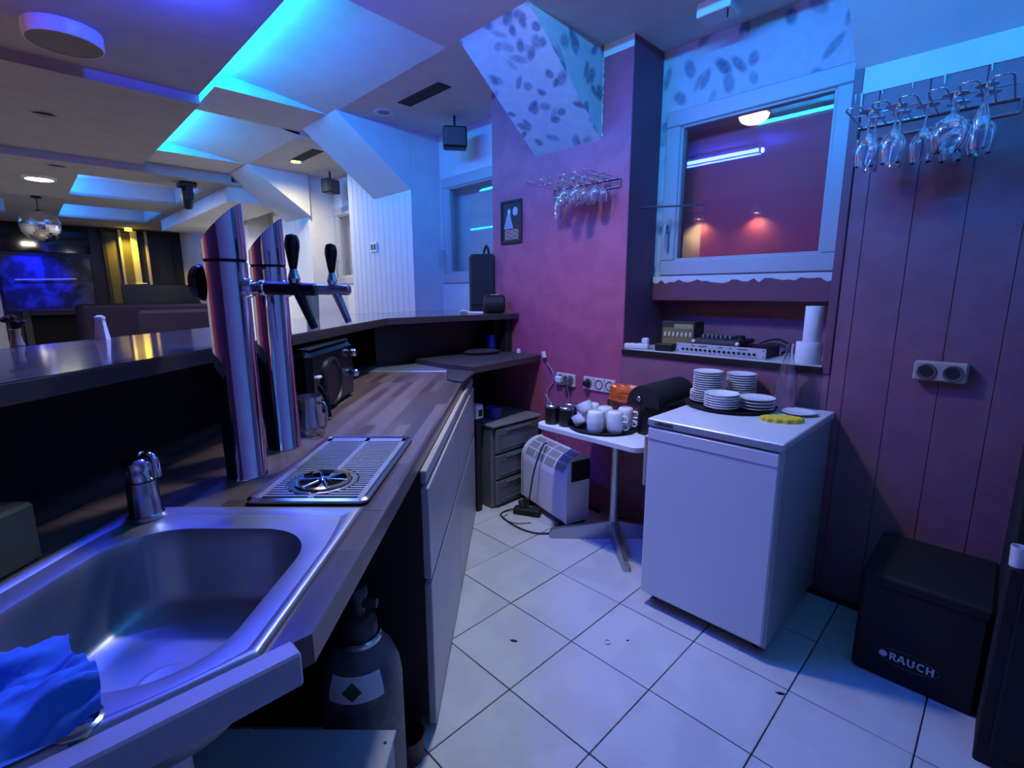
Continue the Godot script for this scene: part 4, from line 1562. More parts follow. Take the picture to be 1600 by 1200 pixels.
func back_wall_things() -> void:
	# framed photograph
	var f := thing("framed_photo", "small dark framed vintage photo on the magenta wall", "picture", Vector3(-1.405, 1.815, 0.0))
	var t := st()
	for b in [[-0.10, -0.14, 0.10, -0.125], [-0.10, 0.125, 0.10, 0.14], [-0.10, -0.125, -0.085, 0.125], [0.085, -0.125, 0.10, 0.125]]:
		box(t, Vector3(b[0], b[1], 0.0), Vector3(b[2], b[3], 0.014), 0.003)
	obj("frame", t, m.carcass, f)
	var im := Image.create(64, 96, false, Image.FORMAT_RGB8)
	im.fill(Color(0.13, 0.12, 0.17))
	for y in 96:
		for x in 64:
			var c := im.get_pixel(x, y)
			if Vector2((x - 24) / 5.5, (y - 22) / 7.5).length() < 1.0:
				c = Color(0.72, 0.72, 0.74)
			elif y > 28 and y < 64 and absf(x - 22) < 5 + (y - 28) * 0.35:
				c = Color(0.55, 0.58, 0.64)
			elif Vector2((x - 46) / 9.0, (y - 22) / 11.0).length() < 1.0:
				c = Color(0.62, 0.63, 0.68)
			elif y >= 66 and y < 92 and x > 8 and x < 58:
				c = Color(0.66, 0.5, 0.45) if (y / 5 + x / 13) % 2 == 0 else Color(0.45, 0.33, 0.31)
			im.set_pixel(x, y, c)
	var pm := mat(Color(1, 1, 1), 0.3)
	pm.albedo_texture = ImageTexture.create_from_image(im)
	var qm := QuadMesh.new()
	qm.size = Vector2(0.17, 0.25)
	inst("print", qm, pm, f, Transform3D(Basis(), Vector3(0, 0, 0.006)))
	# sockets above the table
	var s := thing("wall_socket", "pale double socket with plugs left of the coffee bag", "socket", Vector3(-0.985, 0.80, 0.0), 0.0, "sockets above the table")
	socket_plate(s, Vector3.ZERO, 2, mat(Color(0.78, 0.74, 0.72), 0.4), 0.078)
	t = st()
	box(t, Vector3(0.085, -0.03, 0.012), Vector3(0.135, 0.025, 0.055), 0.008)
	obj("plug", t, m.plastic_grey, s)
	t = st()
	box(t, Vector3(0.008, -0.025, 0.012), Vector3(0.055, 0.02, 0.04), 0.008)
	obj("plug", t, m.plastic_white, s)
	s = thing("wall_socket", "pale triple socket above the coffee bag", "socket", Vector3(-0.765, 0.80, 0.0), 0.0, "sockets above the table")
	socket_plate(s, Vector3.ZERO, 3, mat(Color(0.78, 0.74, 0.72), 0.4), 0.078)
	t = st()
	cyl(t, Vector3(0.035, 0.0, 0.01), Vector3(0.035, 0.0, 0.045), 0.022, 0.018, 18, 0.004)
	obj("plug", t, m.black, s)
	# double socket on the boards
	s = thing("wall_socket", "beige surface double socket on the wine red boards", "socket", Vector3(0.815, 1.055, 0.0))
	t = st()
	box(t, Vector3(0, -0.037, 0.0), Vector3(0.155, 0.037, 0.04), 0.006)
	obj("housing", t, m.beige, s)
	for i in 2:
		t = st()
		lathe(t, [Vector2(0.030, 0.0), Vector2(0.028, 0.004), Vector2(0.024, 0.003), Vector2(0.022, -0.002), Vector2(0.0, -0.002)], 24, Transform3D(Basis(Vector3(1, 0, 0), PI / 2), Vector3(0.04 + i * 0.075, -0.002, 0.0405)))
		obj("socket_well", t, mat(Color(0.36, 0.30, 0.29), 0.5), s)
		t = st()
		lathe(t, [Vector2(0.021, 0.003), Vector2(0.0, 0.003)], 20, Transform3D(Basis(Vector3(1, 0, 0), PI / 2), Vector3(0.04 + i * 0.075, -0.002, 0.0385)))
		obj("socket_hole", t, mat(Color(0.12, 0.10, 0.10), 0.6), s)
	# light switch plate on the white boards
	s = thing("wall_socket", "small white double socket on the white boarded pier", "socket", Vector3(-3.24, 1.77, 0.0))
	t = st()
	box(t, Vector3(-0.06, -0.045, 0.0), Vector3(0.06, 0.045, 0.012), 0.003)
	obj("plate", t, m.plastic_white, s)
	for i in 2:
		t = st()
		box(t, Vector3(-0.045 + i * 0.05, -0.025, 0.012), Vector3(-0.005 + i * 0.05, 0.025, 0.014), 0.001)
		obj("socket_hole", t, mat(Color(0.2, 0.18, 0.17), 0.5), s)
	# loose cable from the plank to the table
	t = st()
	tube(t, curve([Vector3(-1.06, 0.90, 0.02), Vector3(-1.0, 0.80, 0.012), Vector3(-1.06, 0.70, 0.014), Vector3(-1.03, 0.60, 0.02), Vector3(-0.98, 0.52, 0.016), Vector3(-0.96, 0.3, 0.012)]), 0.0035, 6)
	tag(obj("loose_cable", t, mat(Color(0.62, 0.58, 0.62), 0.5)), "thin pale cable hanging down the magenta wall", "cable")

func _cup_mesh(t: SurfaceTool) -> void:
	lathe(t, [Vector2(0.0, 0.002), Vector2(0.031, 0.0), Vector2(0.034, 0.002), Vector2(0.0385, 0.010), Vector2(0.041, 0.028), Vector2(0.043, 0.054), Vector2(0.041, 0.054), Vector2(0.039, 0.028), Vector2(0.036, 0.012), Vector2(0.0, 0.006)], 28)

func table_group() -> void:
	# bistro table
	var tb := thing("bistro_table", "small white bistro table with cross-shaped aluminium foot", "table", Vector3(-0.365, 0, 0.255))
	var t := st()
	prism(t, rrect(-0.315, -0.235, 0.325, 0.292, 0.05, 6), 0.635, 0.66, 0.003)
	obj("tabletop", t, m.plastic_white, tb)
	t = st()
	lathe(t, [Vector2(0.045, 0.06), Vector2(0.030, 0.09), Vector2(0.024, 0.14), Vector2(0.024, 0.60), Vector2(0.04, 0.635)], 24, Transform3D(Basis(), Vector3(0, 0, -0.02)))
	obj("column", t, m.alu, tb)
	for i in 4:
		var a := PI / 4 + i * PI / 2
		var d := Vector3(cos(a), 0, sin(a))
		var sd := Vector3(-d.z, 0, d.x)
		t = st()
		var a0 := Vector3(0, 0, -0.02)
		var pr := []
		for q in [[0.0, 0.03, 0.105, 0.022], [0.12, 0.03, 0.085, 0.022], [0.34, 0.0, 0.05, 0.018], [0.355, 0.0, 0.03, 0.014]]:
			var c: Vector3 = a0 + d * float(q[0])
			pr.append([c + sd * float(q[3]) + Vector3(0, q[1] * 0.0, 0), c - sd * float(q[3]), c - sd * float(q[3]) * 0.7 + Vector3(0, q[2], 0), c + sd * float(q[3]) * 0.7 + Vector3(0, q[2], 0)])
		for k in 3:
			var mid: Vector3 = (pr[k][0] + pr[k][2] + pr[k + 1][0] + pr[k + 1][2]) / 4
			for e in 4:
				var e1 := (e + 1) % 4
				poly(t, [pr[k][e], pr[k][e1], pr[k + 1][e1], pr[k + 1][e]], mid)
		poly(t, pr[3], a0)
		obj("foot", t, m.alu, tb)
	# tray with cups
	var ty := thing("serving_tray", "round black serving tray under the coffee cups", "tray", Vector3(-0.37, 0.66, 0.36))
	t = st()
	lathe(t, [Vector2(0.0, 0.003), Vector2(0.16, 0.003), Vector2(0.175, 0.012), Vector2(0.178, 0.012), Vector2(0.165, 0.0), Vector2(0.0, 0.0)], 40)
	obj("dish", t, m.rubber, ty)
	var yb := 0.6635
	var first: Node3D = null
	var spots := [
		[Vector3(-0.335, yb, 0.475), 0, 2.4, "white cup standing in front on the tray, under the first upturned cup"],
		[Vector3(-0.335, yb + 0.1088, 0.475), 1, 2.6, "white cup turned over on the front left standing cup"],
		[Vector3(-0.262, yb, 0.410), 0, 0.3, "white cup standing at the tray's right, under the second upturned cup"],
		[Vector3(-0.262, yb + 0.1088, 0.410), 1, 0.1, "white cup turned over on the front right standing cup"],
		[Vector3(-0.430, yb, 0.452), 2, 2.6, "white cup tilted at the left edge of the tray"],
		[Vector3(-0.412, yb + 0.062, 0.440), 2, 2.2, "white cup nested in the tilted left cup"],
		[Vector3(-0.355, yb, 0.362), 0, 1.5, "white cup standing in the middle of the tray"],
		[Vector3(-0.355, yb + 0.1088, 0.362), 1, -1.2, "white cup turned over at the top of the pile"],
		[Vector3(-0.452, yb, 0.342), 0, 2.9, "white cup standing at the back left of the tray"],
		[Vector3(-0.452, yb + 0.1088, 0.342), 1, 2.0, "white cup turned over at the back left of the pile"],
		[Vector3(-0.270, yb, 0.305), 0, 0.0, "white cup standing at the back right of the tray"],
		[Vector3(-0.270, yb + 0.1088, 0.305), 1, 0.2, "white cup turned over at the back right with handle to the fridge"]]
	for q in spots:
		var b := Basis(Vector3.UP, q[2])
		var at: Vector3 = q[0]
		if q[1] == 1:
			b = b * Basis(Vector3(1, 0, 0), PI)
		elif q[1] == 2:
			b = Basis(Vector3(0.75, 0, 0.3).normalized(), 0.0) * Basis(Vector3(0, 0, 1), 0.55) * b
			at += Vector3(0.0, 0.018, 0.0)
		if first == null:
			first = thing("coffee_cup", q[3], "cup", Vector3.ZERO, 0.0, "white coffee cups on the tray")
			t = st()
			_cup_mesh(t)
			obj("bowl", t, m.china, first)
			t = st()
			tube(t, curve([Vector3(0.041, 0.046, 0), Vector3(0.062, 0.047, 0), Vector3(0.068, 0.034, 0), Vector3(0.058, 0.020, 0), Vector3(0.038, 0.020, 0)]), 0.0045, 8)
			obj("handle", t, m.china, first)
			first.transform = Transform3D(b, at)
		else:
			dup(first, Transform3D(b, at), q[3])
	# coffee tins with spoons
	var js := [[Vector3(-0.608, 0.66, 0.485), "dark coffee tin at the table's left corner"], [Vector3(-0.525, 0.66, 0.470), "dark coffee tin nearest the cup tray"], [Vector3(-0.565, 0.66, 0.385), "dark coffee tin behind the other two"]]
	for i in 3:
		var jr := thing("coffee_tin", js[i][1], "tin", js[i][0], 0.0, "coffee tins on the table")
		t = st()
		lathe(t, [Vector2(0.0, 0.0), Vector2(0.037, 0.0), Vector2(0.038, 0.003), Vector2(0.038, 0.088)], 24)
		obj("body", t, mat(Color(0.13, 0.10, 0.085), 0.35), jr)
		t = st()
		lathe(t, [Vector2(0.038, 0.088), Vector2(0.040, 0.089), Vector2(0.040, 0.100), Vector2(0.036, 0.104), Vector2(0.0, 0.106)], 24)
		obj("lid", t, m.steel, jr)
	var sp := thing("teaspoon", "steel spoon standing up from the back coffee tin", "spoon", Vector3(-0.565, 0.764, 0.385))
	t = st()
	tube(t, [Vector3(0, 0, 0), Vector3(-0.035, 0.115, 0.0)], 0.004, 6)
	blob(t, Vector3(-0.038, 0.125, 0), Vector3(0.009, 0.02, 0.004), 10)
	obj("handle", t, m.steel, sp)
	sp = thing("teaspoon", "thin steel spoon leaning over the corner coffee tin", "spoon", Vector3(-0.615, 0.764, 0.48))
	t = st()
	tube(t, [Vector3(0, 0, 0), Vector3(-0.05, 0.045, 0.0)], 0.003, 6)
	obj("handle", t, m.steel, sp)
	# coffee bag
	var bg := thing("coffee_bag", "crumpled orange and brown coffee bag behind the cups", "bag", Vector3(-0.37, 0.66, 0.105), 0.15)
	var top := st()
	var low := st()
	var n := 14
	var pts := []
	var ns := FastNoiseLite.new()
	ns.seed = 3
	ns.frequency = 4.0
	for i in n + 1:
		var row := []
		var a := float(i) / n
		for k in 20:
			var an := TAU * k / 20
			var wx := 0.135 * (1.0 - 0.10 * a)
			var wz := 0.055 * (1.0 - 0.85 * a * a)
			var p := Vector3(cos(an) * wx, 0.19 * a, sin(an) * wz)
			p += Vector3(ns.get_noise_3d(p.x * 2, p.y * 2, p.z * 2), 0.5 * ns.get_noise_3d(p.x * 2, p.y * 2 + 5, p.z * 2), ns.get_noise_3d(p.x * 2 + 7, p.y * 2, p.z * 2)) * 0.03
			p.y = maxf(p.y, 0.0)
			row.append(p)
		pts.append(row)
	for i in n:
		var tt := top if i > 6 else low
		for k in 20:
			var k1 := (k + 1) % 20
			poly(tt, [pts[i][k], pts[i][k1], pts[i + 1][k1], pts[i + 1][k]], Vector3(0, pts[i][k].y, 0))
	poly(top, pts[n], Vector3.ZERO)
	poly(low, pts[0], Vector3(0, 1, 0))
	obj("orange_top", top, mat(Color(0.80, 0.36, 0.12), 0.3), bg)
	obj("brown_front", low, mat(Color(0.30, 0.13, 0.11), 0.3), bg)
	# capsule machine
	var cm := thing("espresso_machine", "rounded black espresso machine between table and fridge", "coffee machine", Vector3(-0.125, 0.66, 0.20), 0.0)
	t = st()
	prism(t, rrect(-0.075, -0.17, 0.10, 0.14, 0.05, 6), 0.0, 0.17, 0.01)
	obj("base", t, m.black, cm)
	t = st()
	var hd := []
	for k in 17:
		var a := PI * k / 16
		hd.append(Vector2(cos(a) * 0.085, 0.17 + sin(a) * 0.085))
	hd.append(Vector2(-0.085, 0.155))
	hd.append(Vector2(0.085, 0.155))
	t.set_smooth_group(1)
	for k in hd.size():
		var a: Vector2 = hd[k]
		var b: Vector2 = hd[(k + 1) % hd.size()]
		t.set_smooth_group(1 if k < 16 else -1)
		poly(t, [Vector3(a.x, a.y, -0.17), Vector3(b.x, b.y, -0.17), Vector3(b.x, b.y, 0.19), Vector3(a.x, a.y, 0.19)], Vector3(0, 0.18, 0))
	t.set_smooth_group(-1)
	for z in [-0.17, 0.19]:
		var face := []
		for q in hd:
			face.append(Vector3(q.x, q.y, z))
		poly(t, face, Vector3(0, 0.18, 0))
	obj("head", t, m.rubber, cm)
	t = st()
	cyl(t, Vector3(-0.02, 0.19, 0.19), Vector3(-0.02, 0.19, 0.20), 0.012, 0.012, 16, 0.002)
	obj("button", t, m.chrome, cm)
	t = st()
	cyl(t, Vector3(-0.02, 0.155, 0.14), Vector3(-0.02, 0.125, 0.14), 0.018, 0.012, 14)
	obj("spout", t, m.black, cm)

# ================================================================ fridge and what stands on it
func fridge_group() -> void:
	var f := thing("fridge", "white under-counter fridge with worn top edge", "fridge", Vector3(0.058, 0, 0.002))
	var t := st()
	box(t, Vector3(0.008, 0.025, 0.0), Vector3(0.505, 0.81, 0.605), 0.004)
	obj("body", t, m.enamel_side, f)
	t = st()
	box(t, Vector3(0.0, 0.062, 0.608), Vector3(0.505, 0.805, 0.654), 0.006)
	var dr := obj("door", t, m.enamel, f)
	t = st()
	box(t, Vector3(0.004, 0.757, 0.654), Vector3(0.501, 0.802, 0.6565), 0.002)
	obj("upper_lip", t, m.enamel, dr)
	t = st()
	box(t, Vector3(-0.016, 0.545, 0.600), Vector3(0.002, 0.765, 0.652), 0.005)
	obj("handle", t, m.beige, dr)
	t = st()
	box(t, Vector3(0.004, 0.062, 0.602), Vector3(0.498, 0.80, 0.610), 0.0)
	obj("seal", t, m.plastic_grey, dr)
	t = st()
	box(t, Vector3(-0.002, 0.812, -0.002), Vector3(0.513, 0.842, 0.654), 0.004)
	obj("lid", t, m.enamel, f)
	t = st()
	box(t, Vector3(0.0, 0.813, 0.654), Vector3(0.511, 0.839, 0.657), 0.0015)
	var fa := obj("front_strip", t, mat(Color(0.56, 0.57, 0.60), 0.4), f)
	text("lettering", "LIEBHERR", 0.012, m.black, fa, Transform3D(Basis(), Vector3(0.072, 0.826, 0.6575)))
	t = st()
	var r := RandomNumberGenerator.new()
	r.seed = 6
	for i in 16:
		var x := r.randf_range(0.24, 0.49)
		var y := r.randf_range(0.815, 0.835)
		var w := r.randf_range(0.002, 0.007)
		poly(t, [Vector3(x, y, 0.6574), Vector3(x + w, y + w * 0.3, 0.6574), Vector3(x + w * 0.7, y + w * 0.6, 0.6574), Vector3(x - w * 0.1, y + w * 0.4, 0.6574)], Vector3(x, y, 0))
	obj("scratches", t, mat(Color(0.30, 0.31, 0.36), 0.6), fa)
	for q in [[0.03, 0.06], [0.46, 0.06], [0.03, 0.56], [0.46, 0.56]]:
		t = st()
		cyl(t, Vector3(q[0], 0.0, q[1]), Vector3(q[0], 0.026, q[1]), 0.018, 0.018, 12)
		obj("foot", t, m.black, f)
	t = st()
	box(t, Vector3(0.01, 0.025, 0.58), Vector3(0.50, 0.06, 0.60))
	obj("plinth", t, m.black, f)
	# tray
	var top := 0.8425
	var ty := thing("serving_tray", "round black serving tray under the plates on the fridge", "tray", Vector3(0.205, top, 0.205))
	t = st()
	lathe(t, [Vector2(0.0, 0.003), Vector2(0.175, 0.003), Vector2(0.190, 0.013), Vector2(0.193, 0.013), Vector2(0.180, 0.0), Vector2(0.0, 0.0)], 40)
	obj("dish", t, m.rubber, ty)
	# plates, each one its own
	var mk := func(r0: float, deep: float) -> ArrayMesh:
		var a := st()
		lathe(a, [Vector2(0.0, 0.0), Vector2(r0 * 0.55, 0.0), Vector2(r0 * 0.60, 0.002), Vector2(r0 * 0.85, deep * 0.55), Vector2(r0, deep), Vector2(r0, deep + 0.0025), Vector2(r0 * 0.97, deep + 0.003), Vector2(r0 * 0.80, deep * 0.55 + 0.003), Vector2(r0 * 0.55, 0.004), Vector2(0.0, 0.0035)], 30)
		return mesh_of(a)
	var saucer: ArrayMesh = mk.call(0.066, 0.011)
	var wide: ArrayMesh = mk.call(0.076, 0.012)
	var bowl: ArrayMesh = mk.call(0.072, 0.017)
	var y0 := top + 0.0035
	var stacks := [
		[Vector3(0.100, y0, 0.205), 5, wide, 0.0100, "tall left stack on the fridge, lower wide part"],
		[Vector3(0.100, y0 + 0.0505, 0.205), 9, saucer, 0.0103, "tall left stack on the fridge, upper narrow part"],
		[Vector3(0.205, y0, 0.085), 12, saucer, 0.0108, "tall back stack beside the bottle"],
		[Vector3(0.212, y0, 0.312), 6, bowl, 0.0108, "front stack of deep bowls on the fridge"],
		[Vector3(0.318, y0, 0.205), 4, wide, 0.0135, "low right stack of plates near the yellow sponge"]]
	for s in stacks:
		for k in s[1]:
			var lb: String
			var what := "bowl" if s[2] == bowl else "plate"
			lb = "white %s, %s from the bottom, %s" % [what, ORD[k], s[4]]
			var o := inst("small_" + what, s[2], m.china, self, Transform3D(Basis(Vector3.UP, k * 0.7), s[0] + Vector3(sin(k * 2.1) * 0.001, k * s[3], cos(k * 1.7) * 0.001)))
			tag(o, lb, what, s[4])
	var o2 := inst("small_plate", saucer, m.china, self, Transform3D(Basis(), Vector3(0.475, top, 0.155)))
	tag(o2, "single white plate lying at the back right of the fridge top", "plate")
	# clear glass bottle
	t = st()
	lathe(t, [Vector2(0.0, 0.0), Vector2(0.040, 0.0), Vector2(0.043, 0.006), Vector2(0.043, 0.10), Vector2(0.036, 0.16), Vector2(0.016, 0.23), Vector2(0.013, 0.27), Vector2(0.016, 0.285), Vector2(0.014, 0.285), Vector2(0.011, 0.27), Vector2(0.014, 0.23), Vector2(0.034, 0.16), Vector2(0.041, 0.10), Vector2(0.041, 0.008), Vector2(0.0, 0.006)], 32)
	var bt := obj("glass_bottle", t, m.glass)
	bt.position = Vector3(0.395, top, 0.085)
	tag(bt, "clear glass carafe with narrow neck on the fridge", "bottle")
	# yellow scalloped sponge
	t = st()
	var pl := []
	for i in 60:
		var a := TAU * i / 60
		var rr := 1.0 + 0.085 * cos(a * 13.0)
		pl.append(Vector2(cos(a) * 0.075 * rr, sin(a) * 0.042 * rr))
	prism(t, pl, 0.0, 0.018, 0.004)
	var sg := obj("sponge", t, m.yellow)
	sg.position = Vector3(0.462, top, 0.330)
	sg.rotation.y = 0.55
	tag(sg, "yellow scalloped sponge on the fridge top", "sponge")

# ================================================================ niche shelf under the window
func niche_things() -> void:
	var y := 1.031
	# switch box at the left
	var s := thing("extension_block", "white socket block lying at the left end of the shelf", "socket", Vector3(-0.445, y, -0.06), 0.35)
	var t := st()
	box(t, Vector3(-0.07, 0.0, -0.03), Vector3(0.07, 0.03, 0.03), 0.006)
	obj("block", t, m.plastic_white, s)
	for i in 3:
		t = st()
		lathe(t, [Vector2(0.016, 0.0), Vector2(0.014, 0.003), Vector2(0.0, 0.001)], 16, Transform3D(Basis(), Vector3(-0.045 + i * 0.042, 0.030, 0)))
		obj("outlet", t, mat(Color(0.25, 0.25, 0.28), 0.5), s)
	t = st()
	box(t, Vector3(0.03, 0.028, -0.02), Vector3(0.068, 0.062, 0.02), 0.006)
	obj("plug", t, m.plastic_white, s)
	# carton box with printed front
	var c := thing("carton_box", "gold and black printed carton at the back of the shelf", "box", Vector3(-0.275, y, -0.27), 0.12)
	t = st()
	box(t, Vector3(-0.095, 0.0, -0.08), Vector3(0.095, 0.155, 0.08), 0.004)
	obj("carton", t, mat(Color(0.20, 0.17, 0.13), 0.6), c)
	t = st()
	box(t, Vector3(-0.085, 0.03, 0.08), Vector3(0.088, 0.12, 0.0815))
	obj("front_print", t, m.gold, c)
	t = st()
	box(t, Vector3(-0.02, 0.115, 0.0815), Vector3(0.085, 0.142, 0.083))
	obj("label_patch", t, mat(Color(0.62, 0.56, 0.38), 0.5), c)
	for i in 7:
		t = st()
		lathe(t, [Vector2(0.0, 0.0), Vector2(0.006, 0.0), Vector2(0.007, 0.016), Vector2(0.004, 0.022), Vector2(0.0, 0.024)], 10, Transform3D(Basis(), Vector3(-0.07 + i * 0.024, 0.072, 0.083)))
		obj("printed_bottle", t, mat(Color(0.80, 0.78, 0.68), 0.5), c)
	# black adapter in front of it
	t = st()
	box(t, Vector3(-0.05, 0.0, -0.03), Vector3(0.05, 0.04, 0.03), 0.006)
	var ad := obj("power_adapter", t, m.black)
	ad.position = Vector3(-0.275, y, -0.075)
	ad.rotation.y = 0.15
	tag(ad, "black power adapter beside the silver amplifier", "adapter")
	# silver rack amplifier
	var a := thing("amplifier", "silver rack amplifier with a row of knobs", "amplifier", Vector3(0.02, y, -0.17), -0.02)
	t = st()
	box(t, Vector3(-0.20, 0.0, -0.14), Vector3(0.215, 0.048, 0.095), 0.003)
	obj("case", t, m.black, a)
	t = st()
	box(t, Vector3(-0.225, 0.0, 0.095), Vector3(0.235, 0.05, 0.104), 0.002)
	obj("front_panel", t, mat(Color(0.74, 0.74, 0.75), 0.35, 0.3), a)
	for i in 16:
		t = st()
		cyl(t, Vector3(-0.185 + i * 0.0245, 0.020, 0.104), Vector3(-0.185 + i * 0.0245, 0.020, 0.115), 0.0065, 0.0055, 12, 0.001)
		obj("knob", t, m.black, a)
	t = st()
	for q in [[-0.14, 0.02], [-0.10, 0.045], [0.005, 0.02], [0.10, 0.05], [0.06, 0.012]]:
		box(t, Vector3(q[0], 0.038, 0.104), Vector3(q[0] + q[1], 0.042, 0.105))
	obj("slot_marks", t, m.black, a)
	for sx in [-0.215, 0.225]:
		for sy in [0.01, 0.04]:
			t = st()
			cyl(t, Vector3(sx, sy, 0.104), Vector3(sx, sy, 0.106), 0.003, 0.003, 10)
			obj("screw", t, m.black, a)
	# mixer on top of it
	var mx := thing("audio_mixer", "small grey audio mixer lying on the amplifier", "mixer", Vector3(-0.005, y + 0.0495, -0.18), -0.05)
	t = st()
	box(t, Vector3(-0.115, 0.006, -0.10), Vector3(0.125, 0.030, 0.09), 0.006)
	obj("case", t, mat(Color(0.22, 0.22, 0.24), 0.35, 0.4), mx)
	t = st()
	box(t, Vector3(-0.118, 0.0, 0.086), Vector3(0.128, 0.022, 0.096), 0.004)
	obj("front_edge", t, m.steel, mx)
	for i in 7:
		t = st()
		box(t, Vector3(-0.10 + i * 0.024, 0.030, -0.05), Vector3(-0.088 + i * 0.024, 0.046, 0.03), 0.002)
		obj("fader", t, mat(Color(0.45, 0.45, 0.48), 0.4), mx)
	for sx in [-0.112, 0.12]:
		t = st()
		blob(t, Vector3(sx, 0.012, 0.094), Vector3(0.011, 0.011, 0.011), 12)
		obj("corner_cap", t, m.plastic_white, mx)
	t = st()
	lathe(t, [Vector2(0.02, 0.0), Vector2(0.018, 0.018), Vector2(0.0, 0.02)], 16, Transform3D(Basis(), Vector3(0.095, 0.03, 0.0)))
	obj("jog_wheel", t, m.black, mx)
	# cable heap at the back
	t = st()
	tube(t, curve([Vector3(0.06, y + 0.006, -0.40), Vector3(0.12, y + 0.05, -0.42), Vector3(0.2, y + 0.07, -0.40), Vector3(0.27, y + 0.04, -0.36), Vector3(0.24, y + 0.006, -0.33), Vector3(0.29, y + 0.03, -0.30), Vector3(0.31, y + 0.006, -0.26)]), 0.006, 6)
	tag(obj("cable_heap", t, m.black), "black cable curling behind the amplifier", "cable")
	# two paper rolls, one on the other
	var rl := thing("paper_roll", "wide white paper roll standing on the shelf", "paper roll", Vector3(0.425, y, -0.085), 0.0, "paper rolls on the shelf")
	t = st()
	lathe(t, [Vector2(0.018, 0.0), Vector2(0.052, 0.0), Vector2(0.053, 0.002), Vector2(0.053, 0.093), Vector2(0.052, 0.095), Vector2(0.018, 0.095), Vector2(0.018, 0.0)], 36)
	obj("roll", t, m.paper, rl)
	rl = thing("paper_roll", "slim white paper roll standing on the wide one", "paper roll", Vector3(0.432, y + 0.0955, -0.085), 0.0, "paper rolls on the shelf")
	t = st()
	lathe(t, [Vector2(0.014, 0.0), Vector2(0.035, 0.0), Vector2(0.036, 0.002), Vector2(0.036, 0.158), Vector2(0.035, 0.16), Vector2(0.014, 0.16), Vector2(0.014, 0.0)], 32)
	obj("roll", t, m.paper, rl)

